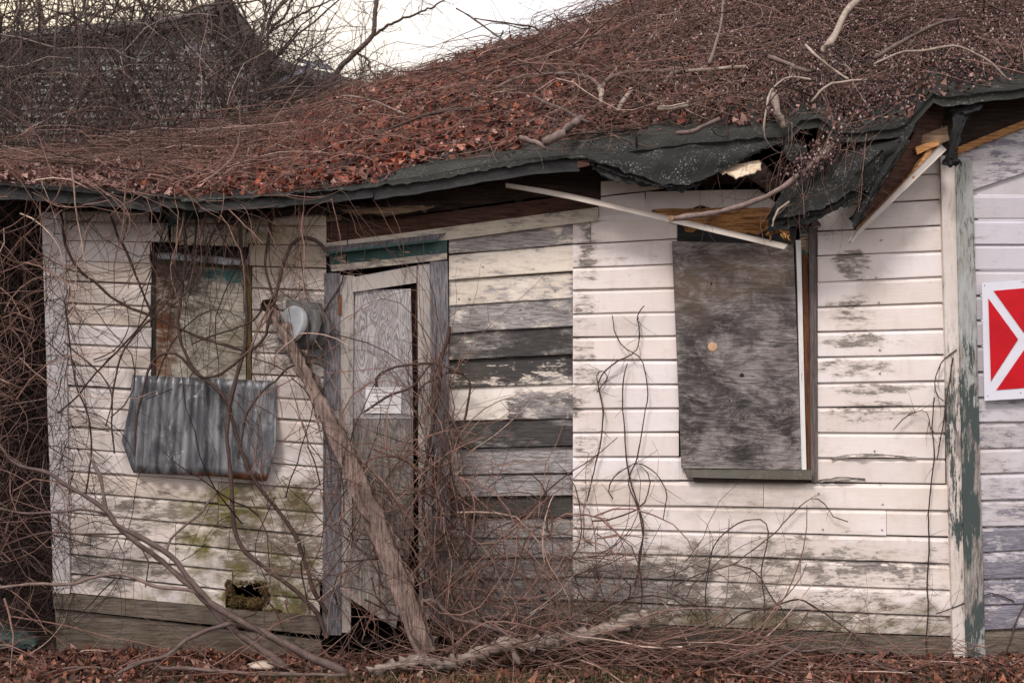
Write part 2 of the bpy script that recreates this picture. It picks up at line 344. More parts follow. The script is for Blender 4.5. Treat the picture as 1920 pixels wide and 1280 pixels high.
M['house_trim'] = simple('lavender_trim', (0.34, 0.34, 0.42), 0.8)
M['house_roof'] = felt_mat('house_roof', (0.085, 0.075, 0.07), (0.2, 0.2, 0.18), 0.3)
M['ground_leaf'] = leaf_mat('ground_leaf', [(0.0, (0.05, 0.028, 0.022)), (0.35, (0.12, 0.05, 0.036)), (0.65, (0.20, 0.07, 0.045)), (0.8, (0.19, 0.12, 0.095)), (0.94, (0.34, 0.12, 0.06)), (1.0, (0.46, 0.32, 0.26))])  # browner than the roof leaves, and darkened: ground shade put into the colour
M['grass'] = leaf_mat('grass_blade', [(0, (0.10, 0.09, 0.04)), (0.5, (0.12, 0.12, 0.05)), (1, (0.24, 0.2, 0.11))])

# corrugated zinc: galvanised grey with white bloom and a rusty lower edge
s = NB('corrugated_zinc')
n1 = s.noise(s.scl(s.pos, (2.2, 1, 0.6)), 7.0, 7, 0.72, 0.5); n2 = s.noise(s.pos, 14.0, 6, 0.75, 1.0)
c = s.mix(s.sm(n1, 0.38, 0.62), (0.095, 0.096, 0.105), (0.27, 0.27, 0.285))
c = s.mix(s.math('MULTIPLY', s.sm(n2, 0.58, 0.66), s.sm(s.noise(s.scl(s.pos, (3, 1, 1)), 3.0, 3), 0.45, 0.62)), c, (0.55, 0.54, 0.55))
zz = s.n('ShaderNodeSeparateXYZ'); s.t.links.new(s.pos, zz.inputs[0])
edge = s.sm(s.math('ADD', zz.outputs[2], s.math('MULTIPLY', n1, 0.07)), P(0, 879).z + 0.030, P(0, 886).z + 0.02)
c = s.mix(s.math('MULTIPLY', edge, s.sm(n2, 0.35, 0.5)), c, (0.20, 0.07, 0.035))
s.L(c, s.b.inputs['Base Color']); s.b.inputs['Metallic'].default_value = 0.5; s.L(s.math('ADD', 0.3, s.math('MULTIPLY', n1, 0.3)), s.b.inputs['Roughness'])
s.bump(n2, 0.003, 0.4); M['zinc'] = s.m

# soil under the leaf litter
s = NB('soil'); n1 = s.noise(s.pos, 1.2, 8, 0.7); n2 = s.noise(s.pos, 30.0, 5, 0.7)
c = s.mix(s.sm(n1, 0.4, 0.6), (0.075, 0.04, 0.028), (0.07, 0.065, 0.03)); c = s.mix(s.sm(n2, 0.4, 0.7), s.mix(1.0, c, (0.4, 0.4, 0.4), 'MULTIPLY'), c)
s.L(c, s.b.inputs['Base Color']); s.bump(n2, 0.02, 0.8); M['soil'] = s.m

# ------------------------------------------------------------------ geometry builders
def slab(name, q, y, th, mat, parent, nseg=1, wob=0.0, yy=None, profile=None, **props):
    """board whose front face has the photo-pixel corners q = (tl, tr, br, bl) at depth y (or per-corner depths yy)"""
    tl, tr, br, bl = q
    yy = yy or (y, y, y, y)
    prof = profile or [(0.0, 0.0), (1.0, 0.0)]
    A, B, C_, D_ = P(*tl, yy[0]), P(*tr, yy[1]), P(*br, yy[2]), P(*bl, yy[3])
    long_x = (B - A).length >= (A - D_).length
    vs, fs = [], []
    n = nseg + 1
    if long_x or profile:
        for i in range(n):
            t = i / nseg
            top = A.lerp(B, t); bot = D_.lerp(C_, t)
            w1 = random.uniform(-wob, wob); w2 = random.uniform(-wob, wob); dy = random.uniform(-wob, wob) * 0.5
            for (h, off) in prof:
                p = bot.lerp(top, h); p.z += w1 * (1 - h) + w2 * h; p.y += off + dy; vs.append(p)
            for h in (1.0, 0.0):
                p = bot.lerp(top, prof[-1][0] if h else prof[0][0]).copy(); p.z += (w2 if h else w1); p.y = p.y + th; vs.append(p)
    else:
        for i in range(n):
            t = i / nseg
            l = D_.lerp(A, t); r = C_.lerp(B, t)
            w1 = random.uniform(-wob, wob); w2 = random.uniform(-wob, wob)
            pl = l.copy(); pl.x += w1; pr = r.copy(); pr.x += w2
            vs += [pr, pl, pl + Vector((0, th, 0)), pr + Vector((0, th, 0))]
    m = len(vs) // n
    for i in range(nseg):
        a, b = i * m, (i + 1) * m
        for j in range(m):
            k = (j + 1) % m
            fs.append((a + j, b + j, b + k, a + k))
    fs.append(tuple(range(m))[::-1] if True else ()); fs.append(tuple((n - 1) * m + j for j in range(m)))
    me = mesh_py(name, vs, fs)
    import bmesh
    bm = bmesh.new(); bm.from_mesh(me); bmesh.ops.recalc_face_normals(bm, faces=bm.faces); bm.to_mesh(me); bm.free()
    return link(name, me, mat, parent, **props)

def vsl(name, x0t, x1t, x0b, x1b, yt, yb, y, th, mat, parent, nseg=3, wob=0.001, **props):
    """upright board from pixel row yt to yb"""
    return slab(name, ((x0t, yt), (x1t, yt), (x1b, yb), (x0b, yb)), y, th, mat, parent, nseg, wob, **props)

def cr(pts, n):
    """Catmull-Rom resample of (k,d) array to n points"""
    p = np.asarray(pts, float); k = len(p)
    if k == 2:
        t = np.linspace(0, 1, n)[:, None]; return p[0] * (1 - t) + p[1] * t
    q = np.vstack([2 * p[0] - p[1], p, 2 * p[-1] - p[-2]])
    seg = np.linalg.norm(np.diff(p[:, :2], axis=0), axis=1); cum = np.concatenate([[0], np.cumsum(seg)]); cum /= cum[-1]
    out = []
    for u in np.linspace(0, 1, n):
        i = min(np.searchsorted(cum, u, side='right') - 1, k - 2); i = max(i, 0)
        t = (u - cum[i]) / max(cum[i + 1] - cum[i], 1e-9)
        a, b, c_, d_ = q[i], q[i + 1], q[i + 2], q[i + 3]
        out.append(0.5 * ((2 * b) + (-a + c_) * t + (2 * a - 5 * b + 4 * c_ - d_) * t * t + (-a + 3 * b - 3 * c_ + d_) * t ** 3))
    return np.array(out)

def grid_faces(nu, nv, base=0):
    i, j = np.meshgrid(np.arange(nu - 1), np.arange(nv - 1), indexing='ij')
    a = (i * nv + j).ravel() + base
    return np.stack([a, a + nv, a + nv + 1, a + 1], 1)

def patch(name, curves, mat, parent, nu=24, nv=8, th=0.012, jag=0.0, rough=0.006, smooth=True, crease=0.0, edge=0.0, **props):
    """curved sheet through several rail curves given as (px,py,depth) lists, first = top, last = bottom"""
    rails = [cr(c, nu) for c in curves]
    G = np.zeros((nu, nv, 3))
    for i in range(nu):
        col = cr([r[i] for r in rails], nv) if len(rails) > 2 else np.linspace(rails[0][i], rails[1][i], nv)
        G[i] = col
    if jag:
        wk = np.cumsum(rng.normal(0, jag * .55, nu)); wk -= np.linspace(wk[0], wk[-1], nu); G[:, -1, 1] += wk * .8
        if nv > 4: G[:, -2, 1] += wk * .5
    if jag: G[:, -1, 1] += rng.normal(0, jag, nu); G[0, :, 0] += rng.normal(0, jag * 0.6, nv); G[-1, :, 0] += rng.normal(0, jag * 0.6, nv)
    k = (D + G[..., 2]) / D / S
    W = np.stack([(G[..., 0] - 960) * k, G[..., 2], CZ - (G[..., 1] - 640) * k], -1)
    if edge: W[0, :, 0] += np.cumsum(rng.normal(0, edge * .4, nv)) / S * .6; W[-1, :, 0] += rng.normal(0, edge, nv) / S * .5
    if crease:
        for _ in range(7):
            a_ = rng.uniform(0, np.pi); ph = rng.uniform(0, 6); f_ = rng.uniform(6, 22)
            W[..., 1] += crease * (np.abs(np.sin((W[..., 0] * np.cos(a_) + W[..., 2] * np.sin(a_)) * f_ + ph)) - .5) * rng.uniform(.2, .6)
    W += rng.normal(0, rough, (nu, nv, 1)) * np.array([0.3, 1, 0.3])
    du = np.gradient(W, axis=0); dv = np.gradient(W, axis=1); nn = np.cross(du, dv); nn /= np.linalg.norm(nn, axis=-1, keepdims=True) + 1e-9
    B = W - nn * th * np.sign(nn[..., 1:2] * -1 + 1e-6)
    v = np.vstack([W.reshape(-1, 3), B.reshape(-1, 3)]); N = nu * nv
    f1 = grid_faces(nu, nv); f2 = grid_faces(nu, nv, N)[:, ::-1]
    idx = np.arange(N).reshape(nu, nv); loop = np.concatenate([idx[:, 0], idx[-1, 1:], idx[-2::-1, -1], idx[0, -2:0:-1]])
    nx = np.roll(loop, -1); f3 = np.stack([loop, nx, nx + N, loop + N], 1)
    return link(name, mesh_np(name, v, np.vstack([f1, f2, f3]), smooth), mat, parent, **props)

def tubes(C, R, K=4):
    """C (n,m,3) centrelines, R (n,m) radii -> verts, quads"""
    n, m, _ = C.shape
    T = np.gradient(C, axis=1); T /= np.linalg.norm(T, axis=-1, keepdims=True) + 1e-9
    ref = np.where(np.abs(T[..., 1:2]) < 0.9, np.array([0, 1.0, 0]), np.array([1.0, 0, 0]))
    U = np.cross(T, ref); U /= np.linalg.norm(U, axis=-1, keepdims=True) + 1e-9
    V = np.cross(T, U)
    a = np.arange(K) / K * 2 * np.pi
    ring = (U[:, :, None] * np.cos(a)[None, None, :, None] + V[:, :, None] * np.sin(a)[None, None, :, None]) * R[:, :, None, None]
    verts = (C[:, :, None] + ring).reshape(-1, 3)
    i, j, k = np.meshgrid(np.arange(n), np.arange(m - 1), np.arange(K), indexing='ij')
    a0 = i * m * K + j * K + k; a1 = i * m * K + j * K + (k + 1) % K
    f = np.stack([a0, a1, a1 + K, a0 + K], -1).reshape(-1, 4)
    return verts, f

def join(parts):
    vs, fs, o = [], [], 0
    for v, f in parts: vs.append(v); fs.append(f + o); o += len(v)
    return np.vstack(vs), np.vstack(fs)

def grow(start, direc, length, m=9, curl=1.0, noise=0.25, grav=0.0, view=0.8):
    """vectorised wandering arcs"""
    n = len(start); C = np.zeros((n, m, 3)); C[:, 0] = start
    d = direc / np.linalg.norm(direc, axis=1, keepdims=True)
    ax = rng.normal(0, 1, (n, 3)); ax[:, 1] += np.sign(ax[:, 1]) * view * 2; ax /= np.linalg.norm(ax, axis=1, keepdims=True)
    kk = rng.normal(0, curl, (n, 1)); st = (length / (m - 1))[:, None]
    for i in range(1, m):
        d = d + np.cross(ax, d) * kk * st + rng.normal(0, noise, (n, 3)) * np.sqrt(st) + np.array([0, 0, -grav]) * st
        d /= np.linalg.norm(d, axis=1, keepdims=True)
        C[:, i] = C[:, i - 1] + d * st
    return C

def taper(n, m, r0, r1=0.35): return np.asarray(r0).reshape(-1, 1) * np.linspace(1, r1, m)[None, :] * np.ones((n, 1))

def child_twigs(C, per, lmin, lmax, r, m=6, spread=0.9, **kw):
    """side twigs sprouting from random points of the centrelines C (n,m,3)"""
    n, mm, _ = C.shape; N = n * per
    i = rng.integers(0, n, N); j = rng.integers(1, mm - 1, N)
    s0 = C[i, j]; t = C[i, j + 1] - C[i, j]; t /= np.linalg.norm(t, axis=1, keepdims=True) + 1e-9
    d = t + rng.normal(0, spread, (N, 3)) * np.array([1, 0.6, 1])
    return grow(s0, d, rng.uniform(lmin, lmax, N), m, **kw)

def roof_eave(px): return np.interp(px, EAVE_X, EAVE_Y)
EAVE_X = [-400, -200, 0, 100, 230, 350, 480, 640, 780, 900, 1000, 1100, 1180, 1300, 1420, 1478, 1492, 1546, 1562, 1640, 1695, 1750, 1768, 1920, 2200]
EAVE_Y = [330, 335, 345, 352, 362, 376, 370, 356, 337, 315, 301, 293, 285, 268, 258, 256, 224, 226, 252, 246, 238, 176, 184, 166, 130]
RID_X = [-400, -200, 0, 200, 400, 560, 640, 720, 800, 870, 1000, 1090, 1180, 1300, 1500, 2200]
RID_Y = [350, 345, 325, 292, 252, 222, 186, 158, 140, 116, 78, 45, 5, -45, -95, -190]
YE, YR = -0.30, 3.0
def roof_z(x, y):
    """height of the sagging roof surface over the point (x,y)"""
    x = np.asarray(x, float); y = np.asarray(y, float)
    px = 960 + x * S * D / (D + y)
    v = np.clip((y - YE) / (YR - YE), 0, 1)
    ze = CZ - (roof_eave(px) - 640) / S * (D + YE) / D
    zr = CZ - (np.interp(px, RID_X, RID_Y) - 640) / S * (D + YR) / D
    return ze * (1 - v) + zr * v + 0.06 * np.sin(np.pi * v) + 0.015 * np.sin(x * 5 + y * 3) * v

# ------------------------------------------------------------------ ground
def ground_z(x, y):
    return 0.012 * np.exp(-((np.asarray(y) + 0.02) / 0.22) ** 2) + 0.02 * np.sin(np.asarray(x) * 2.1) * np.exp(-((np.asarray(y)) / 0.8) ** 2)
gx = np.concatenate([np.linspace(-300, -8, 12), np.linspace(-7, 7, 70), np.linspace(8, 300, 12)])
gy = np.concatenate([np.linspace(-200, -6, 10), np.linspace(-5, 3, 50), np.linspace(5, 500, 14)])
GX, GY = np.meshgrid(gx, gy, indexing='ij')
gv = np.stack([GX, GY, ground_z(GX, GY)], -1).reshape(-1, 3)
g = link('ground', mesh_np('ground', gv, grid_faces(len(gx), len(gy)), True), M['soil']); tag(g, kind='structure')

# ------------------------------------------------------------------ the shed
shed = empty('shed', (0, 1.5, 0), 'long derelict white wooden shed with sagging roof, peeling clapboards and boarded windows', 'shed')
NOV = [(0.0, -0.004), (0.015, -0.018), (0.04, -0.0195), (0.85, -0.018), (0.90, -0.014), (0.95, -0.008), (1.005, -0.005)]   # drop siding with a cove
LAP = [(0.0, -0.003), (0.01, -0.022), (0.04, -0.024), (0.97, -0.008), (1.005, -0.005)]
def lin(a, b, t): return a + (b - a) * t
def board(xa, xb, x0, x1, top, bot, mat='siding', prof=NOV, y=0.0, parent=None, name='siding_board', wob=0.0016, **props):
    """one clapboard from photo column xa to xb; its line pair is given at columns x0,x1"""
    f = lambda pr, x: lin(pr[0], pr[1], (x - x0) / (x1 - x0))
    g_ = random.choice([random.uniform(.5, 1.5), random.uniform(1.2, 2.2)])
    q = ((xa, f(top, xa)), (xb, f(top, xb)), (xb, f(bot, xb) - g_), (xa, f(bot, xa) - g_))
    n = max(2, min(4, int((xb - xa) / 110)))
    dy = random.uniform(-0.0025, 0.0025)
    props.setdefault('peel', random.uniform(0.0, 0.16)); props.setdefault('dark', 0.0); props.setdefault('warm', 0.0); props.setdefault('moss', 0.0)
    return slab(name, q, y, 0.012, M[mat], parent or shed, n, wob, yy=(y + dy, y + dy, y + dy, y + dy), profile=prof, **props)

# section A, left of the door
LA = [395, 416, 452, 490, 528, 569, 607, 645, 685, 723, 761, 800, 840, 882, 921, 960, 998, 1037, 1074, 1111]
RA = [400, 424, 462, 504, 545, 586, 627, 667, 708, 750, 790, 832, 875, 917, 960, 1004, 1046, 1086, 1124, 1156]
for i in range(len(LA) - 1):
    t, b = (LA[i], RA[i]), (LA[i + 1], RA[i + 1])
    ym = (LA[i] + LA[i + 1]) / 2; pl = 0.05 + max(0, (ym - 900) / 900)
    w = dict(peel=random.uniform(0.0, .1) + pl * 0.3, warm=random.uniform(0, .3))
    if i in (0, 1):
        board(122, 316 if i == 1 else 280, 125, 600, t, b, **w); board(322, 462, 125, 600, t, b, warm=0.9, peel=0.3); board(466, 612, 125, 600, t, b, warm=0.6, peel=.1)
    elif i == 2:
        board(122, 282, 125, 600, t, b, **w); board(468, 612, 125, 600, t, b, warm=0.55, peel=.15)
        board(330, 466, 125, 600, (425, 440), (455, 470), warm=1.0, peel=.35, y=0.004)
    elif i <= 8:
        board(122, 284 + random.randint(-1, 1), 125, 600, t, b, **w); board(474, 612, 125, 600, t, b, peel=0.25 + random.uniform(-.1, .15), warm=0.45 if i < 6 else .15)
    elif 9 <= i <= 12:
        board(122, 380, 125, 600, t, b, **w); board(381, 612, 125, 600, t, b, peel=random.uniform(.1, .3), warm=.1)
    elif i == 17:
        board(122, 436, 125, 600, t, b, peel=.35, warm=.3); board(497, 600, 125, 600, t, b, peel=.3, warm=.3)
        patch('siding_board', [[(436, 1064, -.006), (497, 1069, -.006)], [(436, 1072, -.02), (497, 1077, -.02)], [(436, 1092, -.022), (452, 1100, -.022), (475, 1094, -.022), (497, 1096, -.022)]], M['siding'], shed, 16, 5, .01, jag=2.0, rough=.001, peel=.4, warm=.4)
    elif i == 18:
        board(122, 424, 125, 600, t, b, peel=.35, warm=.3); board(493, 600, 125, 600, t, b, peel=.4, warm=.3)
    else:
        cut = random.choice([260, 330, 410])
        board(122, cut, 125, 600, t, b, peel=.1 + pl * .7, warm=.2); board(cut + 1, 606, 125, 600, t, b, peel=.15 + pl * .7, warm=.3)
# section B, weathered grey infill between door and window
LB = [437, 479, 527, 575, 626, 677, 728, 790, 842, 891, 931, 969, 1007, 1046, 1084, 1124, 1160]
RB = [418, 460, 511, 559, 612, 666, 719, 785, 836, 888, 930, 969, 1006, 1046, 1084, 1124, 1160]
PB = [(.50, .0), (.30, .0), (.48, .0), (.66, .35), (.74, .7), (.62, .75), (.26, .6), (1.4, .75), (1.2, .0), (1.3, .15), (1.3, .8), (1.0, .1), (1.1, .1), (1.2, .2), (1.1, .3), (1.3, .4)]
for i in range(len(LB) - 1):
    board(842, 1074, 840, 1072, (LB[i], RB[i]), (LB[i + 1], RB[i + 1]), 'siding_worn', LAP, y=0.006 + (0.01 if i > 9 else 0) + random.uniform(-.004, .004),
          peel=PB[i][0], dark=PB[i][1], warm=.15, moss=.12 if i > 9 else 0.0, wob=0.003 if i < 10 else .007)
# section C, between infill and right window, whole rows under the sill
LC = [385, 418, 460, 503, 545, 589, 633, 676, 721, 766, 811, 856, 900]
RC = [362, 402, 449, 496, 540, 585, 630, 675, 721, 765, 810, 856, 900]
for i in range(len(LC) - 1):
    xl = 1123 if i == 0 else (1108 if i == 1 else 1074)
    if i == 0: board(xl, 1268, 1072, 1268, (LC[i], RC[i]), (LC[i + 1], RC[i + 1]), peel=.05)
    else: board(xl, 1272, 1072, 1268, (LC[i], RC[i]), (LC[i + 1], RC[i + 1]), peel=random.uniform(.02, .12), y=-0.004)
board(1074, 1107, 1072, 1268, (418, 402), (460, 449), peel=.25, y=-0.002)
board(1272, 1300, 1272, 1300, (856, 856), (900, 900), peel=.1)
LF = [900, 945, 990, 1034, 1080, 1125, 1165]
RF = [908, 957, 1007, 1056, 1106, 1155, 1192]
for i in range(len(LF) - 1):
    cut = [1430, 1660, 1330, 1500, 1250, 1560][i]
    for a, b in ((1074, cut), (cut + 1, 1782 + i)):
        board(a, b, 1072, 1768, (LF[i], RF[i]), (LF[i + 1], RF[i + 1]), peel=[.05, .12, .2, .25, .3, .5][i] + random.uniform(-.04, .04), warm=.2, wob=0.002, y=-0.002)
slab('skirt_board', ((1074, 1166), (1786, 1195), (1786, 1230), (1074, 1202)), -0.03, 0.03, M['skirt'], shed, 4, 0.003)
slab('skirt_board', ((840, 1160), (1073, 1163), (1073, 1198), (840, 1196)), -0.02, 0.03, M['skirt'], shed, 3, 0.004)
slab('foundation_board', ((1074, 1203), (1786, 1232), (1788, 1262), (1074, 1262)), 0.01, 0.03, M['dark_wood'], shed, 4, 0.003)
slab('foundation_board', ((840, 1197), (1073, 1199), (1073, 1262), (840, 1262)), 0.01, 0.03, M['dark_wood'], shed, 2, 0.003)
slab('skirt_board', ((100, 1111), (600, 1156), (600, 1190), (100, 1140)), -0.035, 0.035, M['skirt'], shed, 4, 0.003)
slab('foundation_board', ((103, 1141), (602, 1200), (604, 1262), (108, 1262)), -0.015, 0.03, M['skirt'], shed, 4, 0.003)
# section D, right of the window
LD = [240, 292, 340, 388, 435, 481, 530, 577, 623, 670, 718, 764, 811, 858, 904]
RD = [230, 280, 327, 376, 424, 471, 519, 568, 617, 666, 714, 762, 812, 860, 908]
for i in range(len(LD) - 1):
    xl = 1532
    board(xl, 1764 + i * 0.5, 1535, 1767, (LD[i], RD[i]), (LD[i + 1], RD[i + 1]), peel=random.uniform(.08, .2), warm=.1)
# dark cracks: two split pieces standing proud on the right-hand boards
patch('split_board', [[(1560, 858, -.026), (1620, 850, -.040), (1718, 856, -.026)], [(1560, 862, -.026), (1620, 855, -.042), (1718, 859, -.026)]], M['siding'], shed, 12, 3, .003, jag=.6, peel=.5)
patch('split_board', [[(1535, 899, -.026), (1580, 894, -.040), (1622, 897, -.026)], [(1535, 903, -.026), (1580, 899, -.042), (1622, 900, -.026)]], M['siding'], shed, 12, 3, .003, jag=.6, peel=.6)
# corner board
vsl('corner_board', 80, 122, 104, 131, 398, 1112, -0.030, 0.03, M['corner'], shed, 6, 0.001, peel=.1)
vsl('corner_board', 78, 84, 100, 106, 398, 1112, -0.020, 0.10, M['corner'], shed, 6, 0.001, peel=.25)
slab('trim_board', ((600, 457), (1122, 388), (1122, 413), (600, 481)), -0.034, 0.03, M['trim'], shed, 5, 0.002, peel=.42, dark=.1)
slab('trim_board', ((470, 428), (640, 400), (640, 412), (470, 440)), -0.01, 0.02, M['tan'], shed, 3, 0.002)

# side and rear walls close the inside off from the daylight
def wall_quad(name, pts, mat, kind=None):
    return link(name, mesh_py(name, pts, [tuple(range(len(pts)))]), mat, shed)
xl0, xr0 = P(108, 0).x + 0.02, P(1786, 0).x
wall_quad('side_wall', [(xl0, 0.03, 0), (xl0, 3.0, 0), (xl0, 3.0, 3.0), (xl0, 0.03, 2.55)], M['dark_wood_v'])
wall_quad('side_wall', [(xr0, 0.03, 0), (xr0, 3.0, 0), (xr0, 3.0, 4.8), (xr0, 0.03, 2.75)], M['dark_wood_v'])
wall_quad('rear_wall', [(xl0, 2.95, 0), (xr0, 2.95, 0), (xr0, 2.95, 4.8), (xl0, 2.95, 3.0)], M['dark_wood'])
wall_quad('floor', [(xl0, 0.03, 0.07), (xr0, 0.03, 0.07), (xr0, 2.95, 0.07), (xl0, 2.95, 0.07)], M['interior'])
# studs and rough sheathing seen where the siding is missing under the eave
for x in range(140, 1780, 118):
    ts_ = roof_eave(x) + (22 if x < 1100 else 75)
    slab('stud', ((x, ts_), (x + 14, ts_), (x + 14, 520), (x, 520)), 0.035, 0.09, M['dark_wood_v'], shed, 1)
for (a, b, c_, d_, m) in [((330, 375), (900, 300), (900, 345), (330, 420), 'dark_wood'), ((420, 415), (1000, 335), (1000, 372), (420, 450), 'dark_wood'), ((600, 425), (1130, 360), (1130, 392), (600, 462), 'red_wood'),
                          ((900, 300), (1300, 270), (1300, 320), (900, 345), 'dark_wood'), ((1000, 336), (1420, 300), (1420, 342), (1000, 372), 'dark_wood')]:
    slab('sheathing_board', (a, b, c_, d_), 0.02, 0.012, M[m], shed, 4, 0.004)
patch('rotten_fascia', [[(640, 393, -.1), (730, 388, -.12), (815, 384, -.1)], [(640, 399, -.1), (730, 402, -.12), (812, 390, -.1)]], M['tan'], shed, 14, 3, .02, jag=1.0)
patch('rotten_fascia', [[(415, 405, -.08), (600, 388, -.1), (830, 376, -.1)], [(415, 415, -.08), (600, 400, -.1), (830, 386, -.1)]], M['dark_wood'], shed, 14, 3, .02, jag=1.0)
patch('rotten_fascia', [[(300, 378, -.1), (345, 384, -.12), (420, 394, -.1)], [(318, 425, -.1), (350, 412, -.12), (410, 405, -.1)]], M['green_trim'], shed, 10, 5, .015, jag=3.0)
# boards exposed under the torn flap
for q, m, pr in [(((1127, 340), (1236, 334), (1252, 352), (1127, 368)), 'siding', dict(warm=.5, peel=.1)), (((1211, 359), (1422, 355), (1470, 392), (1211, 391)), 'siding', dict(peel=.05)),
                 (((1127, 370), (1209, 361), (1209, 392), (1127, 382)), 'siding', dict(peel=.1)), (((1128, 405), (1268, 396), (1268, 425), (1110, 412)), 'siding', dict(peel=.05))]:
    slab('siding_board', q, -0.018, 0.02, M[m], shed, 3, 0.002, **pr)
patch('rotten_beam', [[(1225, 392, -.03), (1330, 390, -.035), (1452, 390, -.03)], [(1262, 418, -.05), (1350, 420, -.06), (1446, 412, -.05)], [(1300, 428, -.03), (1370, 436, -.035), (1440, 440, -.03)]], M['rot'], shed, 16, 8, .03, jag=1.5, rough=.01)
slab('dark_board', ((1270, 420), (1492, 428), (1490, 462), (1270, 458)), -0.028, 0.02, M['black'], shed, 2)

# ---- roof
nu, nv = 150, 26
px = np.linspace(-330, 2150, nu); ty = np.linspace(YE, YR, nv)
PX, TY = np.meshgrid(px, ty, indexing='ij'); RX = (PX - 960) / S * (D + TY) / D; RZ = roof_z(RX, TY)
top = np.stack([RX, TY, RZ], -1); top[..., 2] += rng.normal(0, .004, (nu, nv))
# rear slope down behind the ridge
rear = np.stack([np.stack([top[:, -1, 0], np.full(nu, YR + 1.6), top[:, -1, 2] - 0.9], -1)], 1)
G = np.concatenate([top, rear], 1); nvv = nv + 1
B_ = G.copy(); B_[..., 2] -= 0.05
v = np.vstack([G.reshape(-1, 3), B_.reshape(-1, 3)]); N = nu * nvv
idx = np.arange(N).reshape(nu, nvv); loop = np.concatenate([idx[:, 0], idx[-1, 1:], idx[-2::-1, -1], idx[0, -2:0:-1]]); nx = np.roll(loop, -1)
roof = link('roof', mesh_np('roof', v, np.vstack([grid_faces(nu, nvv), grid_faces(nu, nvv, N)[:, ::-1], np.stack([loop, nx, nx + N, loop + N], 1)]), True), M['felt'], shed)
# fascia boards and felt edge along the eave
def eave_strip(name, pxs, dtop, dbot, y0, y1, mat, nseg=10, th=.02, jag=0.6):
    xs = np.linspace(pxs[0], pxs[1], nseg)
    return patch(name, [[(x, roof_eave(x) + dtop, y0) for x in xs], [(x, roof_eave(x) + dbot, y1) for x in xs]], mat, shed, max(8, nseg * 2), 4, th, jag=jag, rough=.002, smooth=False)
for a, b in ((-300, 60), (61, 300)): eave_strip('fascia_board', (a, b), 2, 27, YE - .02, YE - .02, M['felt_edge'])
eave_strip('fascia_board', (372, 700), 3, 22, YE - .025, YE - .025, M['felt_edge']); eave_strip('fascia_board', (701, 1086), 4, 27, YE - .025, YE - .025, M['felt_edge'])
eave_strip('felt_strip', (-300, 290), -3, 3, YE - .04, YE - .045, M['felt_dark'], 12, .01, 1.2); eave_strip('felt_strip', (340, 1100), -5, 3, YE - .03, YE - .045, M['felt'], 40, .008, 1.3)
patch('felt_strip', [[(640, 346, -.2), (800, 305, -.12), (960, 290, -.1), (1110, 262, -.1)], [(640, 356, -.31), (800, 333, -.31), (960, 306, -.31), (1100, 293, -.31)]], M['felt'], shed, 30, 5, .008, rough=.003)
for k, (a, b) in enumerate([((830, 300, .0), (1130, 262, .1)), ((1060, 268, .0), (1300, 232, .15)), ((1300, 240, .1), (1474, 240, .1))]):
    patch('felt_strip', [[(a[0], a[1] - 22, .25), (b[0], b[1] - 20, .3)], [(a[0], a[1], .02), ((a[0] + b[0]) / 2, (a[1] + b[1]) / 2 - 5, .03), (b[0], b[1], .05)]], M['felt'], shed, 18, 4, .01, jag=1.5)
# the big torn flap above the right window
patch('felt_flap', [[(1098, 288, -.24), (1170, 270, -.2), (1290, 254, -.16), (1400, 248, -.14), (1452, 247, -.14)],
                    [(1100, 292, -.34), (1180, 300, -.38), (1290, 295, -.42), (1380, 285, -.40), (1470, 265, -.3)],
                    [(1102, 297, -.36), (1170, 322, -.41), (1262, 346, -.45), (1340, 322, -.44), (1440, 276, -.36)]], M['felt_dark'], shed, 30, 9, .012, jag=2.2, rough=.004, crease=.022, smooth=False, label='large torn flap of black roofing felt')
patch('felt_flap', [[(1440, 250, -.15), (1480, 256, -.14), (1508, 262, -.14)], [(1450, 268, -.3), (1490, 276, -.33), (1512, 282, -.3)], [(1462, 270, -.33), (1482, 302, -.36), (1500, 306, -.34)]], M['felt_dark'], shed, 14, 8, .012, jag=2.0)
patch('fascia_board', [[(1112, 299, -.33), (1180, 325, -.38), (1240, 343, -.40)], [(1110, 318, -.32), (1170, 341, -.37), (1218, 348, -.39)]], M['felt_edge'], shed, 14, 4, .02, jag=1.5)
patch('fascia_board', [[(1232, 344, -.40), (1270, 349, -.42), (1314, 345, -.42)], [(1240, 352, -.39), (1268, 357, -.40), (1306, 352, -.40)]], M['felt_edge'], shed, 12, 4, .02, jag=2)
slab('fascia_board', ((1083, 302), (1106, 297), (1106, 310), (1083, 315)), YE - .03, .02, M['red_wood'], shed)
# pale torn ply and broken rafter end under the flap
patch('torn_ply', [[(1322, 316, -.34), (1370, 310, -.34), (1424, 300, -.33)], [(1350, 322, -.40), (1390, 330, -.42), (1426, 318, -.38)]], M['pale_ply'], shed, 14, 4, .006, jag=2.2, rough=.008, label='pale torn plywood edge')
patch('torn_ply', [[(1300, 330, -.30), (1360, 300, -.2), (1410, 296, -.2)], [(1318, 336, -.33), (1350, 320, -.30), (1400, 312, -.26)]], M['grey_strip'], shed, 12, 4, .006, jag=2.2)
slab('rafter_end', ((1398, 322), (1428, 302), (1472, 348), (1450, 362)), -.2, .07, M['old_plank'], shed, 3, .004, yy=(-.30, -.30, -.10, -.10))
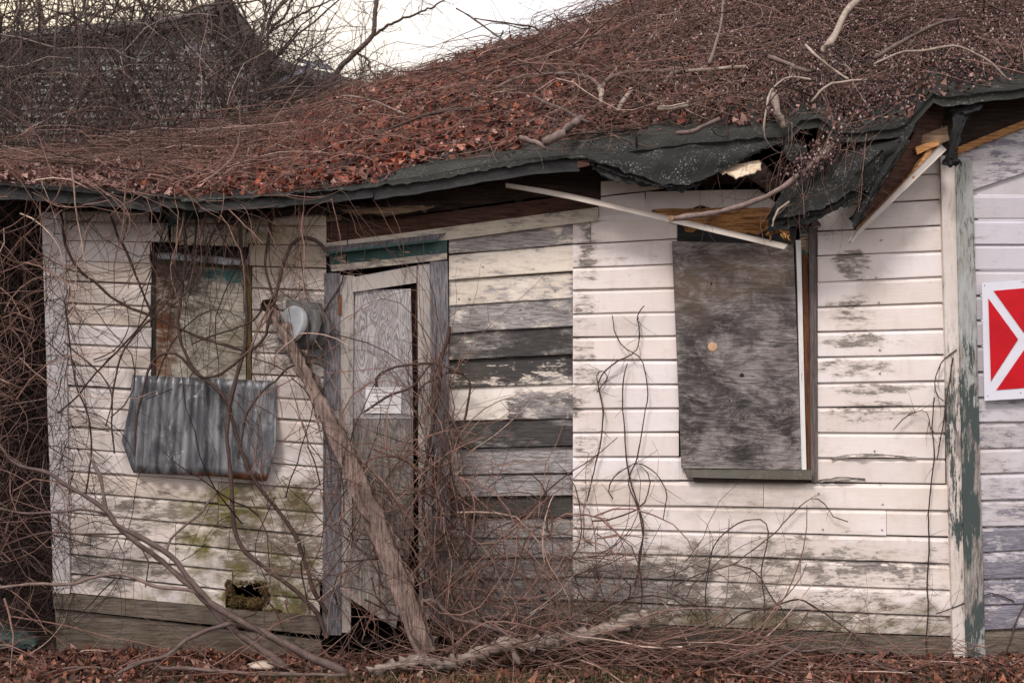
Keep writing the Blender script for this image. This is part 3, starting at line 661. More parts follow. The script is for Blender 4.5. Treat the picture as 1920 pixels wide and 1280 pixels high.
# the right-hand flap that folds down over the wall
patch('felt_flap', [[(1470, 350, -.24), (1530, 306, -.26), (1600, 276, -.24), (1690, 250, -.2)],
                    [(1452, 385, -.36), (1530, 350, -.40), (1600, 312, -.40), (1690, 262, -.34)],
                    [(1438, 412, -.36), (1520, 400, -.42), (1600, 362, -.42), (1668, 300, -.34)]], M['felt_dark'], shed, 28, 9, .012, jag=2.0, rough=.004, crease=.022, smooth=False, label='right hand sheet of roofing felt folded down over the wall')
patch('felt_flap', [[(1444, 402, -.33), (1500, 396, -.34), (1560, 372, -.34), (1640, 318, -.3)], [(1446, 424, -.35), (1510, 412, -.37), (1586, 380, -.37), (1640, 334, -.31)]], M['tar'], shed, 40, 6, .008, jag=3, rough=.004, crease=.01)
patch('felt_flap', [[(1560, 352, -.40), (1610, 322, -.42), (1655, 280, -.38)], [(1582, 388, -.37), (1622, 362, -.38), (1664, 320, -.33)]], M['felt_dark'], shed, 30, 10, .01, jag=3, rough=.004, crease=.015)
patch('felt_flap', [[(1104, 300, -.34), (1180, 327, -.38), (1262, 342, -.41), (1330, 326, -.40)], [(1108, 308, -.35), (1178, 336, -.39), (1262, 352, -.43), (1332, 330, -.42)]], M['tar'], shed, 50, 5, .006, jag=2, rough=.003)
patch('splinter', [[(1452, 398, -.30), (1464, 404, -.32), (1470, 410, -.32)], [(1440, 444, -.30), (1462, 436, -.32), (1480, 452, -.32)]], M['rot'], shed, 12, 8, .02, jag=5, rough=.006)
patch('splinter', [[(1500, 408, -.2), (1530, 400, -.2)], [(1494, 420, -.2), (1536, 424, -.2)]], M['old_plank'], shed, 10, 4, .02, jag=4, rough=.006)
patch('felt_flap', [[(1440, 414, -.34), (1520, 402, -.38), (1600, 364, -.38), (1640, 336, -.34)], [(1442, 436, -.33), (1520, 416, -.36), (1584, 384, -.36), (1622, 368, -.33)]], M['felt_edge'], shed, 24, 4, .02, jag=1.6)
patch('felt_flap', [[(1590, 262, -.05), (1650, 240, -.05), (1690, 236, -.05)], [(1560, 282, -.22), (1620, 262, -.24), (1690, 246, -.24)]], M['felt'], shed, 12, 5, .01, jag=1.5)
slab('torn_ply', ((1598, 264), (1638, 252), (1640, 258), (1600, 270)), -.26, .01, M['pale_ply'], shed, 2, .003)
# upturned strip of roof edge and the broken white rake board
patch('roof_edge', [[(1768, 166, -.12), (1712, 198, -.2), (1690, 250, -.30), (1640, 330, -.34), (1594, 412, -.30)],
                    [(1775, 172, -.05), (1728, 205, -.2), (1706, 255, -.36), (1654, 338, -.40), (1600, 430, -.34)]], M['felt_dark'], shed, 30, 5, .02, jag=1.2)
patch('rotten_beam', [[(1770, 172, -.10), (1728, 210, -.16), (1708, 262, -.24), (1655, 345, -.26), (1608, 425, -.24)],
                      [(1776, 186, -.06), (1764, 240, -.10), (1740, 290, -.14), (1690, 362, -.16), (1620, 428, -.18)]], M['red_wood'], shed, 24, 6, .03, jag=1.2)
patch('rotten_beam', [[(1748, 268, -.22), (1700, 332, -.24), (1606, 428, -.26)], [(1754, 278, -.23), (1706, 345, -.25), (1612, 436, -.26)]], M['rot'], shed, 16, 4, .02, jag=1.6, rough=.004)
patch('rake_board', [[(1764, 270, -.24), (1606, 434, -.28)], [(1775, 281, -.24), (1594, 456, -.28)]], M['batten'], shed, 18, 4, .03, rough=.001, smooth=False, label='broken white rake board hanging diagonally below the roof')
slab('lookout', ((1708, 262), (1776, 236), (1780, 262), (1716, 288)), -.18, .05, M['tan'], shed, 2, .003)
slab('lookout', ((1716, 276), (1762, 262), (1760, 272), (1720, 290)), -.24, .05, M['rot'], shed, 2, .003)
slab('lookout', ((1700, 215), (1790, 205), (1790, 250), (1700, 262)), .06, .05, M['dark_wood'], shed, 2, .003)
# fallen white trim strip
patch('trim_batten', [[(948, 343, -.2), (1060, 361, -.22), (1260, 406, -.26), (1478, 458, -.3)], [(948, 351, -.2), (1060, 372, -.22), (1260, 418, -.26), (1470, 467, -.3)]], M['batten'], shed, 14, 3, .02, rough=.0005, smooth=False, jag=.3, label='white trim strip hanging diagonally across under the eave')

# ---- left window
win = slab('window', ((286, 462), (474, 470), (472, 712), (286, 706)), 0.05, .02, M['black'], shed, 1); win['label'] = 'left window boarded with mossy plywood'
slab('plywood_board', ((291, 486), (462, 496), (461, 716), (289, 712)), 0.006, .012, M['ply_left'], win, 2, .001)
slab('frame', ((463, 492), (471, 494), (471, 714), (463, 714)), -0.012, .03, M['mossy_strip'], win, 2, .001)
slab('frame', ((283, 466), (291, 468), (290, 708), (283, 708)), -0.006, .03, M['dark_wood_v'], win, 2, .002)
patch('frame', [[(289, 474, -.03), (330, 474, -.05), (400, 480, -.05), (468, 488, -.04)], [(292, 486, -.04), (330, 487, -.055), (400, 492, -.055), (464, 498, -.045)]], M['flash'], win, 18, 4, .01, jag=1.0, rough=.004, label='loose grey metal flashing at the head')
slab('frame', ((296, 489), (462, 499), (462, 505), (296, 494)), -0.01, .02, M['mossy_strip'], win, 2, .001)
# ---- right window
win2 = slab('window', ((1268, 455), (1496, 462), (1508, 890), (1282, 888)), 0.01, .02, M['black'], shed, 1); win2['label'] = 'right window closed with dark stained plywood'
pb = slab('plywood_board', ((1260, 452), (1488, 459), (1503, 880), (1278, 877)), -0.050, .016, M['ply_right'], win2, 3, .001)
slab('frame', ((1493, 450), (1502, 450), (1512, 880), (1503, 880)), -0.044, .05, M['white_strip'], win2, 3, .001, peel=.15)
slab('frame', ((1488, 440), (1493, 440), (1504, 880), (1499, 880)), -0.02, .04, M['black'], win2, 3, .001)
slab('frame', ((1503, 455), (1514, 455), (1522, 880), (1513, 880)), -0.018, .05, M['brown_strip'], win2, 3, .002)
slab('frame', ((1517, 424), (1531, 424), (1533, 904), (1521, 904)), -0.035, .06, M['grey_strip'], win2, 3, .001)
slab('frame', ((1500, 430), (1520, 430), (1520, 476), (1503, 476)), -0.02, .03, M['green_trim'], win2, 2, .002, peel=.55)
slab('sill', ((1284, 880), (1523, 882), (1522, 899), (1289, 895)), -0.075, .08, M['sill'], win2, 3, .001, peel=.3)
slab('sill', ((1300, 896), (1518, 900), (1516, 906), (1304, 904)), -0.05, .05, M['dark_wood'], win2, 2, .001)
def disc(name, px, py, y, r, mat, parent=None, seg=20, th=.006, sx=1.0, axis=(0, -1, 0), dome=0.0, **props):
    """round plate or dome facing along axis, centre at a photo pixel"""
    c0 = P(px, py, y); ax = Vector(axis).normalized(); q = ax.to_track_quat('Z', 'Y')
    rings = [(1.0, -th), (1.0, 0.0), (.93, dome * .12 + .0015), (.7, dome * .55 + .002), (.35, dome * .9 + .002)]
    vs, fs = [], []
    for (rr, h) in rings:
        for k in range(seg):
            a = 2 * math.pi * k / seg; vs.append(c0 + q @ Vector((math.cos(a) * r * rr * sx, math.sin(a) * r * rr, h)))
    vs.append(c0 + q @ Vector((0, 0, dome + .002)))
    for i in range(len(rings) - 1):
        for k in range(seg): fs.append((i * seg + k, i * seg + (k + 1) % seg, (i + 1) * seg + (k + 1) % seg, (i + 1) * seg + k))
    b = (len(rings) - 1) * seg
    for k in range(seg): fs.append((b + k, b + (k + 1) % seg, len(vs) - 1))
    fs.append(tuple(range(seg))[::-1])
    return link(name, mesh_py(name, vs, fs, True), mat, parent, **props)
disc('knot', 1336, 650, -.051, .0265, M['knot'], win2, 18, .004)
for (x, y_, r) in [(1391, 703, .012), (1334, 532, .006), (1368, 751, .005), (1340, 700, .006), (1300, 860, .004)]: disc('knot', x, y_, -.0515, r, M['black'], win2, 10, .003)

# ---- door
door = empty('door', P(725, 1180, 0), None, None)
door.parent = shed; door.location = Vector(P(725, 1180, 0)) - shed.location
dcas = [('door_casing', ((608, 512), (637, 512), (640, 1190), (604, 1190)), -.030, 1.0), ('door_casing', ((806, 490), (839, 489), (846, 1172), (812, 1172)), -.034, .9)]
for n_, q, y_, pe in dcas: slab(n_, q, y_, .04, M['casing'], door, 4, .001, peel=pe, dark=.1)
slab('door_stile', ((637, 516), (664, 516), (657, 1185), (638, 1185)), -.022, .035, M['casing'], door, 3, .001, peel=.4)
slab('door_stile', ((783, 497), (806, 494), (812, 1160), (786, 1160)), -.024, .035, M['casing'], door, 3, .001, peel=.3)
slab('door_rail', ((661, 520), (781, 498), (781, 530), (661, 548)), -.026, .03, M['casing'], door, 2, .001, peel=.3)
slab('door_panel', ((665, 545), (770, 541), (775, 785), (660, 785)), -.008, .012, M['door_ply'], door, 2, .001)
slab('door_panel', ((658, 786), (774, 786), (776, 1010), (655, 1010)), -.006, .012, M['door_low'], door, 2, .001)
slab('door_panel', ((655, 1012), (772, 1012), (742, 1178), (640, 1110)), -.004, .012, M['door_low'], door, 2, .001, yy=(-.004, -.004, -.12, -.10))
for k, (a, b) in enumerate([(535, 585), (586, 640), (641, 700), (701, 760), (761, 830)]):
    slab('back_board', ((768, a), (786, a), (788, b), (768, b)), .05, .012, M['red_wood'], door, 1)
slab('lintel', ((617, 470), (838, 450), (838, 486), (620, 510)), -.035, .04, M['green_trim'], door, 4, .001, peel=.36)
slab('lintel', ((620, 497), (838, 474), (838, 486), (622, 509)), -.040, .01, M['trim'], door, 4, .002, peel=.5, dark=.2)
slab('drip_cap', ((612, 462), (838, 436), (822, 448), (612, 472)), -.10, .012, M['casing'], door, 4, .001, yy=(-.03, -.03, -.10, -.10), peel=.8)
slab('drip_cap', ((612, 472), (822, 448), (822, 452), (612, 476)), -.101, .02, M['green_trim'], door, 2, .001)
slab('hinge', ((634, 552), (640, 552), (640, 590), (634, 590)), -.034, .012, M['rust_hinge'], door, 2, .001)
disc('door_knob', 775, 873, -.06, .014, simple('brass', (0.40, 0.27, 0.06), .4, .8), door, 14, .03, dome=.012)
notice = slab('notice', ((686, 726), (753, 725), (752, 775), (684, 774)), -.016, .002, M['paper'], None, 3, .0006)
tag(notice, 'blank white paper notice with faint printed lines fixed to the middle of the grey door', 'notice')
for k, (x0_, x1_, yy_) in enumerate([(696, 742, 735), (700, 738, 742), (694, 722, 752), (694, 745, 758), (694, 730, 764)]):
    slab('printed_line', ((x0_, yy_), (x1_, yy_), (x1_, yy_ + 1.6), (x0_, yy_ + 1.6)), -.0172, .0008, M['ink'], notice, 1)

# mossy hole at the foot of the left wall
def clump(n, cx, cy, y, sx, sz, sy, size):
    c0 = P(cx, cy, y); v = []; 
    p = rng.normal(0, 1, (n, 3)); p /= np.linalg.norm(p, axis=1, keepdims=True); p *= rng.uniform(.5, 1, (n, 1)) ** .5
    c_ = np.array(c0) + p * np.array([sx, sy, sz])
    return leaves_geo(c_, p, np.full(n, size))
def leaves_geo(c, nrm, size, fold=0.35):
    n = len(c); nrm = nrm / (np.linalg.norm(nrm, axis=1, keepdims=True) + 1e-9)
    r = rng.normal(0, 1, (n, 3)); u = np.cross(nrm, r); u /= np.linalg.norm(u, axis=1, keepdims=True) + 1e-9; w = np.cross(nrm, u)
    L_ = size[:, None]; W_ = L_ * rng.uniform(.45, .8, (n, 1)); H = L_ * rng.normal(0, fold, (n, 1)); H2 = L_ * rng.normal(0, fold, (n, 1))
    a = c - u * L_ * .5; b = c + u * L_ * .5
    l1 = c - w * W_ * .5 + nrm * H - u * L_ * .1; r1 = c + w * W_ * .5 + nrm * H2 + u * L_ * .08
    v = np.stack([a, r1, b, l1], 1).reshape(-1, 3)
    i = np.arange(n)[:, None] * 4
    return v, np.vstack([i + np.array([[0, 1, 2]]), i + np.array([[0, 2, 3]])])
def leaf_obj(name, geo, mat, parent=None): return link(name, mesh_np(name, *geo), mat, parent)
m_ = leaf_obj('moss_clump', join([clump(1300, 446, 1128, -.01, .06, .042, .04, .013), clump(1900, 476, 1131, -.01, .07, .038, .045, .013), clump(500, 432, 1112, -.015, .03, .045, .02, .011), clump(400, 494, 1106, -.018, .03, .03, .016, .010), clump(300, 470, 1092, -.022, .10, .016, .008, .009), clump(260, 428, 1095, -.022, .02, .03, .006, .009), clump(260, 500, 1120, -.022, .02, .04, .006, .009), clump(200, 510, 1145, -.024, .06, .014, .006, .009)]), M['moss'])
tag(m_, 'brown green moss clump filling the hole low in the left wall', 'moss', kind='stuff')
# nails
nv_ = []
for (x, y_) in [(1533 + 120, 450), (1643, 520), (1648, 567), (1650, 656), (1650, 700), (1640, 845), (1650, 905), (1655, 945), (1543, 992), (1654, 993), (1543, 1038), (1657, 1086), (1543, 1131), (1660, 1138), (1535, 925), (1660, 1175),
                (850, 520), (905, 500), (1000, 505), (868, 490), (860, 560), (975, 580), (870, 610), (1040, 545), (1018, 520), (1030, 530), (880, 560), (1180, 515), (1230, 480), (1235, 530)]:
    nv_.append(np.array(P(x, y_, -.024 if x > 1100 else -.018)))
nv_ = np.array(nv_); C = np.stack([nv_ + [0, .004, 0], nv_ + [0, -.002, 0]], 1)
tag(link('nail_heads', mesh_np('nail_heads', *tubes(C, np.full((len(nv_), 2), .005), 6)), M['nail'], shed), kind='stuff')

# ------------------------------------------------------------------ things fixed to the wall
# corrugated sheet
nu_, nv2 = 70, 12
tt = np.linspace(0, 1, nu_)
topc = np.stack([np.interp(tt, [0, 1], [248, 518]), np.interp(tt, [0, .02, 1], [702, 703, 714])], 1)
botc = np.stack([np.interp(tt, [0, .07, .65, .72, .94, 1], [228, 250, 420, 440, 500, 518]), np.interp(tt, [0, .07, .65, .72, .94, 1], [826, 886, 893, 897, 902, 840])], 1)
V = []
for i in range(nu_):
    for j in range(nv2):
        t = j / (nv2 - 1); x = lin(topc[i, 0], botc[i, 0], t ** (1.6 if tt[i] < .08 else 1)); y_ = lin(topc[i, 1], botc[i, 1], t)
        amp = .017 * (1 if tt[i] < .62 else .3)
        dep = -.055 + amp * math.sin(tt[i] * 2 * math.pi * 9.5) - .02 * t + .01 * math.sin(tt[i] * 7 + 2) + (0.02 * max(0, (tt[i] - .9) / .1) * math.sin(t * 5))
        V.append(P(x, y_, dep))
sheet = link('metal_sheet', mesh_np('metal_sheet', np.array(V), grid_faces(nu_, nv2), True), M['zinc'])
sm_ = sheet.modifiers.new('thickness', 'SOLIDIFY'); sm_.thickness = .003
tag(sheet, 'dented corrugated zinc sheet with rusty lower edge nailed below the left window', 'metal sheet')
# electric meter
meter = empty('electric_meter', P(560, 640, -.03), 'grey round electric meter and box on the wall beside the door', 'electric meter')
slab('back_plate', ((536, 562), (603, 568), (602, 669), (538, 668)), -.05, .05, M['meter_grey'], meter, 1)
def can(name, c0, c1, r0, r1, mat, parent, seg=28):
    c0 = Vector(c0); c1 = Vector(c1); ax = (c1 - c0).normalized(); q = ax.to_track_quat('Z', 'Y'); vs, fs = [], []
    L_ = (c1 - c0).length
    rings = [(0, r0), (.05, r0), (.85, r1), (.97, r1 * .96), (1.0, r1 * .86), (1.0, r1 * .3)]
    for h, r in rings:
        for k in range(seg): a = 2 * math.pi * k / seg; vs.append(c0 + q @ Vector((math.cos(a) * r, math.sin(a) * r, h * L_)))
    vs.append(c1)
    for i in range(len(rings) - 1):
        for k in range(seg): fs.append((i * seg + k, i * seg + (k + 1) % seg, (i + 1) * seg + (k + 1) % seg, (i + 1) * seg + k))
    b = (len(rings) - 1) * seg
    for k in range(seg): fs.append((b + k, b + (k + 1) % seg, len(vs) - 1))
    return link(name, mesh_py(name, vs, fs, True), mat, parent)
can('socket_ring', P(586, 616, -.05), P(584, 616, -.06), .118, .113, M['meter_grey'], meter)
can('cover', P(576, 615, -.06), P(566, 612, -.085), .125, .120, M['meter_grey'], meter)
can('neck', P(568, 612, -.08), P(552, 609, -.14), .06, .06, M['meter_grey'], meter)
can('glass_dome', P(551, 609, -.14), P(543, 606, -.165), .106, .104, M['meter_face'], meter)
# sign
sg = empty('warning_sign', P(1922, 750, -.03), 'white square sign with red panels and white X on the grey wing wall', 'sign')
slab('sign_plate', ((1841, 530), (2003, 518), (2006, 742), (1846, 751)), -.095, .004, M['white_metal'], sg, 1)
def poly(name, pts, y, mat, parent):
    return link(name, mesh_py(name, [P(a, b, y) for a, b in pts] + [P(a, b, y + .002) for a, b in pts], [tuple(range(len(pts)))] + [(i, i + len(pts), (i + 1) % len(pts) + len(pts), (i + 1) % len(pts)) for i in range(len(pts))]), mat, parent)
poly('red_panel', [(1853, 559), (1858, 715), (1909, 636)], -.0985, M['red'], sg)
poly('red_panel', [(1863, 545), (1920, 624), (1980, 535)], -.0985, M['red'], sg)
poly('red_panel', [(1868, 731), (1983, 722), (1924, 650)], -.0985, M['red'], sg)
poly('red_panel', [(1934, 636), (1990, 548), (1993, 708)], -.0985, M['red'], sg)
for (x, y_) in ((1846, 535), (1914, 736), (1918, 528), (1852, 742)): disc('screw', x, y_, -.096, .003, M['nail'], sg, 8, .002)

# ------------------------------------------------------------------ wing at the right
wing = empty('shed_wing', P(1920, 1250, -.05), 'grey lavender clapboard wing at the right edge behind the green cornered post', 'building')
LW = [365, 412, 459, 507, 555, 602, 650, 698, 745, 793, 841, 890, 939, 988, 1037, 1087, 1135, 1182, 1262]
RW = [365, 412, 459, 507, 554, 600, 648, 696, 743, 792, 839, 887, 936, 986, 1032, 1083, 1131, 1177, 1262]
for i in range(len(LW) - 1):
    xl = 1822 + (LW[i] - 365) * .03
    last = i == len(LW) - 2
    board(xl - 6, 2120, 1825, 1920, (LW[i], RW[i]), (LW[i + 1], RW[i + 1]), 'skirt' if last else 'annex', NOV, y=-.03, parent=wing, peel=.15 if i < 8 else .35 + .04 * (i - 8) + random.uniform(-.1, .1), dark=.0)
slab('siding_board', ((1800, 362), (2120, 232), (2120, 364), (1800, 364)), -.036, .01, M['annex'], wing, 2, peel=.2)
slab('gable_board', ((1796, 290), (2120, 160), (2120, 258), (1799, 364)), -.055, .02, M['annex'], wing, 3, peel=.45)
vsl('corner_post', 1764, 1791, 1788, 1811, 292, 1252, -.055, .05, M['post_white'], wing, 6, .001, peel=.28)
slab('siding_board', ((1786, 285), (1830, 285), (1860, 1262), (1800, 1262)), -.012, .01, M['annex'], wing, 2, peel=.2)
vsl('corner_post', 1792, 1823, 1812, 1848, 300, 1248, -.068, .05, M['post_green'], wing, 6, .0012, peel=.34)
slab('barge_board', ((1796, 276), (2120, 145), (2120, 158), (1796, 290)), -.09, .03, M['rot'], wing, 4, .002)
slab('soffit', ((1760, 185), (2140, 60), (2140, 190), (1760, 300)), .0, .02, M['dark_wood'], wing, 3, .002)
patch('roof_sheet', [[(1768, 178, .25), (1850, 160, .3), (2130, 110, .3)], [(1768, 192, -.2), (1850, 180, -.26), (1940, 168, -.28), (2130, 138, -.3)]], M['felt_dark'], wing, 30, 6, .03, jag=1.6, rough=.008)
patch('roof_sheet', [[(1772, 192, -.2), (1800, 196, -.24), (1850, 190, -.27)], [(1778, 210, -.24), (1806, 212, -.28), (1836, 205, -.29)]], M['tar'], wing, 12, 4, .01, jag=2)
patch('torn_felt', [[(1786, 200, -.24), (1822, 205, -.27)], [(1786, 240, -.28), (1806, 240, -.28)], [(1776, 290, -.28), (1790, 292, -.28)], [(1764, 308, -.26), (1786, 314, -.27)]], M['tar'], wing, 8, 16, .008, jag=2, rough=.005, label='black strip of torn felt hanging at the corner')
patch('torn_felt', [[(1778, 296, -.29), (1800, 298, -.29)], [(1780, 310, -.30), (1802, 308, -.30)]], M['tar'], wing, 8, 5, .01, jag=2)

# ------------------------------------------------------------------ dark rear fence at the left and pieces on the ground
fence = empty('plank_fence', P(30, 1230, 1.3), 'dark weathered upright plank wall behind the vines at the left edge', 'fence')
for i in range(14):
    x = -170 + i * 21
    slab('plank', ((x, 350 + random.randint(0, 12)), (x + 19.5, 350), (x + 19.5, 1180), (x, 1182)), 1.3 + random.uniform(-.01, .01), .02, M['dark_wood_v'], fence, 1)
tarp = patch('tarp', [[(-20, 1168, .25), (20, 1172, .2), (62, 1190, .2)], [(-20, 1185, -.05), (20, 1188, -.1), (70, 1200, -.05)], [(-20, 1212, -.12), (20, 1216, -.15), (60, 1214, -.1)]], M['tarp'], None, 16, 10, .01, jag=2, rough=.01)
tag(tarp, 'crumpled green sheet lying on the ground at the bottom left corner', 'tarp')
def rock(name, px_, py_, y, sx, sy, sz, mat, label):
    n1_, n2_ = 12, 7; vs, fs = [], []
    c0 = P(px_, py_, y)
    for j in range(n2_ + 1):
        for i in range(n1_):
            a = 2 * math.pi * i / n1_; b = math.pi * j / n2_; k = random.uniform(.85, 1.12)
            vs.append(c0 + Vector((math.cos(a) * math.sin(b) * sx * k, math.sin(a) * math.sin(b) * sy * k, math.cos(b) * sz * k)))
    for j in range(n2_):
        for i in range(n1_): fs.append((j * n1_ + i, (j + 1) * n1_ + i, (j + 1) * n1_ + (i + 1) % n1_, j * n1_ + (i + 1) % n1_))
    o = link(name, mesh_py(name, vs, fs, True), mat); return tag(o, label, 'stone')
rock('flat_stone', 495, 1246, -.35, .085, .06, .022, M['stone'], 'pale flat stone lying in the leaves below the left wall')

# ------------------------------------------------------------------ rear house
house = empty('rear_house', P(300, 640, 4.8), 'grey green sided house with a dark gabled roof behind the vines', 'house')
HY = 4.8
sil = [(-200, 90), (0, 66), (180, 48), (300, 36), (372, 18), (430, -4), (462, 40), (505, 98), (560, 126), (640, 146), (705, 168), (760, 200)]
def sily(x): return float(np.interp(x, [p[0] for p in sil], [p[1] for p in sil]))
rows = 20
for i in range(rows):
    t0 = 70 + i * 15
    xr = 560 if t0 > 140 else (500 if t0 > 100 else 440)
    slab('siding_board', ((-220, t0), (xr, t0 + 2), (xr, t0 + 17.5), (-220, t0 + 15.5)), HY, .02, M['house_wall'], house, 1, yy=(HY, HY, HY - .03, HY - .03), peel=random.uniform(.0, .2))
wall_ = mesh_py('house_wall', [P(x, y_ + 6, HY + .06) for x, y_ in sil] + [P(x, 420, HY + .06) for x, y_ in sil], [(i, i + 1, i + 1 + len(sil), i + len(sil)) for i in range(len(sil) - 1)])
link('wall', wall_, M['house_wall'], house, peel=.1)
patch('roof', [[(x, y_ - 4, HY + .5) for x, y_ in sil[5:]], [(x - 4, y_ + 12, HY - .25) for x, y_ in sil[5:]], [(x - 4, y_ + 24, HY - .25) for x, y_ in sil[5:]]], M['house_roof'], house, 40, 5, .04, rough=.01)
patch('roof', [[(x, y_ - 4, HY + .5) for x, y_ in sil[:6]], [(x, y_ + 7, HY - .2) for x, y_ in sil[:6]]], M['house_roof'], house, 30, 4, .04, rough=.01)
slab('window', ((348, 75), (392, 88), (392, 112), (344, 106)), HY - .05, .02, M['house_trim'], house, 1)
patch('trim_board', [[(400, 245, 4.0), (520, 150, 4.2), (600, 110, 4.3)], [(408, 250, 4.0), (526, 160, 4.2), (606, 116, 4.3)]], M['house_trim'], house, 8, 3, .03, rough=.002)
patch('trim_board', [[(560, 110, 4.2), (620, 124, 4.2)], [(560, 116, 4.2), (620, 132, 4.2)]], M['house_trim'], house, 8, 3, .03, rough=.002)

# ------------------------------------------------------------------ leaf litter
def px_of(x, y, z): k = S * D / (D + y); return 960 + x * k, 640 - (z - CZ) * k
# roof litter
n = 62000
y_ = rng.uniform(YE - .02, YR + .1, n); pxr = rng.uniform(-300, 2130, n); x_ = (pxr - 960) / S * (D + y_) / D
z_ = roof_z(x_, y_); qx, qy = px_of(x_, y_, z_)
lim = np.interp(qx, [-400, 250, 380, 640, 700, 830, 960, 1020, 1100, 1290, 1400, 1478, 1492, 1546, 1562, 1640, 1700, 1760, 1920, 2200],
                    [356, 362, 378, 360, 346, 300, 284, 262, 254, 236, 240, 243, 218, 220, 246, 240, 236, 186, 158, 120])
keep = (qy < lim + rng.normal(0, 4, n)) & (np.sin(x_ * 5.3 + y_ * 2) * np.sin(y_ * 6.1 - x_ * 2.2) + rng.normal(0, .35, n) > -.95); x_, y_, z_, qx, qy = [a[keep] for a in (x_, y_, z_, qx, qy)]
n = len(x_)
bare = np.sin(x_ * 3.1 + 1) * np.sin(y_ * 2.7 + x_) # slow density variation
c = np.stack([x_, y_, z_ + rng.uniform(.005, .06, n)], 1); nr = np.stack([rng.normal(0, .6, n), -.3 + rng.normal(0, .6, n), np.ones(n)], 1)
grey = (qx > 1180 + rng.normal(0, 160, n)) | (rng.random(n) < .18 + .15 * (bare > .2)) | (qx < 330 + rng.normal(0, 90, n))
tag(leaf_obj('roof_leaves', leaves_geo(c[~grey], nr[~grey], (.018 + .055 * rng.random((~grey).sum()) ** 1.8) * np.where(qx[~grey] < 480, .65, 1), .5), M['leaf']), 'thick drift of red brown dead leaves on the roof', 'leaves', kind='stuff')
tag(leaf_obj('roof_debris', leaves_geo(c[grey], nr[grey], (.014 + .045 * rng.random(grey.sum()) ** 1.8) * np.where(qx[grey] > 1400, .62, .9), .5), M['leaf_grey']), 'brown grey shrivelled leaves on the right part of the roof', 'leaves', kind='stuff')

def on_roof(C, lo=.006, hi=None):
    z0 = roof_z(C[..., 0], C[..., 1]) + lo
    C[..., 2] = np.maximum(C[..., 2], z0)
    return C
# fine twigs matted over the roof
def roof_mat(name, n, x0, x1, len_, r, mat, hang=0.02, label='', curl=1.5, up=.12, dirx=(1, .25)):
    pxr = rng.uniform(x0, x1, n); v = rng.uniform(0, 1, n) ** .9; y = YE + .12 + v * (YR - YE - .1)
    x = (pxr - 960) / S * (D + y) / D; z = roof_z(x, y) + rng.uniform(.01, up, n)
    lim = np.interp(pxr, [-400, 380, 700, 830, 960, 1290, 1560, 1700, 1760, 2200], [352, 365, 340, 300, 276, 230, 256, 230, 182, 120])
    qy = px_of(x, y, z)[1]; k = qy < lim; x, y, z = x[k], y[k], z[k]; n = len(x)
    d = np.stack([rng.choice([-1, 1], n) * dirx[0] * rng.uniform(.4, 1, n), rng.normal(0, .3 + dirx[1] * .6, n), rng.normal(0, dirx[1], n)], 1)
    C = grow(np.stack([x, y, z], 1), d, rng.uniform(*len_, n), 9, curl, .5, .1)
    zr = roof_z(C[..., 0], C[..., 1]); hgt = C[..., 2] - zr; C[..., 2] = zr + np.clip(hgt, .01, up * 1.3)
    vq = tubes(C, taper(n, 9, rng.uniform(r[0], r[1], n)), 3)
    o = link(name, mesh_np(name, *vq, True), mat); return tag(o, label, 'twigs', kind='stuff')
roof_mat('roof_twigs', 4600, -320, 1400, (.25, .9), (.0013, .0032), M['twig'], label='mat of thin dry vine twigs over the leafy roof', up=.10, curl=2.2, dirx=(.8, .45))
roof_mat('roof_twigs', 4600, 1000, 2150, (.2, .7), (.0013, .003), M['twig'], label='dense mat of vine twigs heaped on the right of the roof', up=.16, curl=3.2, dirx=(.6, .9))
roof_mat('roof_runners', 380, -200, 2100, (.8, 2.0), (.003, .0055), M['twig'], label='longer pale vine runners lying across the roof', up=.16, curl=.8)
roof_mat('roof_twigs', 1300, -320, 700, (.2, .7), (.0014, .0034), M['twig'], label='thin vine twigs matted along the left eave', up=.08, curl=2.0)
roof_mat('roof_runners', 300, 900, 2100, (.4, 1.3), (.003, .007), M['twig_dark'], label='darker sticks lying on the right of the roof', up=.2, curl=1.2, dirx=(.8, .8))
# ridge fringe against the sky
def fringe(n, x0, x1, r=(.0014, .003)):
    pxr = rng.uniform(x0, x1, n); x = (pxr - 960) / S * (D + YR) / D; y = YR + rng.uniform(-.4, .2, n)
    z = roof_z(x, y) + rng.uniform(0, .06, n)
    C = grow(np.stack([x, y, z], 1), np.stack([rng.choice([-1, 1], n) * rng.uniform(.5, 1, n), rng.normal(0, .2, n), rng.uniform(-.05, .45, n)], 1), rng.uniform(.2, .8, n), 8, 1.4, .5, .5)
    return tubes(on_roof(C), taper(n, 8, rng.uniform(*r, n)), 3)
tag(link('ridge_twigs', mesh_np('ridge_twigs', *fringe(200, 600, 1300)), M['twig_dark']), 'tangled twigs sticking up along the ridge against the sky', 'twigs', kind='stuff')

# seed buds heaped on the right of the roof
n = 21000
pxr = rng.uniform(1150, 2130, n); v = rng.uniform(0, 1, n); y = YE + .15 + v * (YR - YE); x = (pxr - 960) / S * (D + y) / D
h = rng.uniform(0, 1, n) ** 1.4 * .14
z = roof_z(x, y) + .02 + h; qy = px_of(x, y, z)[1]
lim = np.interp(pxr, [1150, 1290, 1480, 1560, 1690, 1760, 2200], [190, 222, 236, 262, 232, 176, 118])
k = (qy < lim) & (rng.random(n) < np.clip((pxr - 1150) / 260, 0.05, 1)) & (np.sin(x * 9 + y * 4) * np.sin(y * 8 - x * 3) > -.75)
c = np.stack([x, y, z], 1)[k]
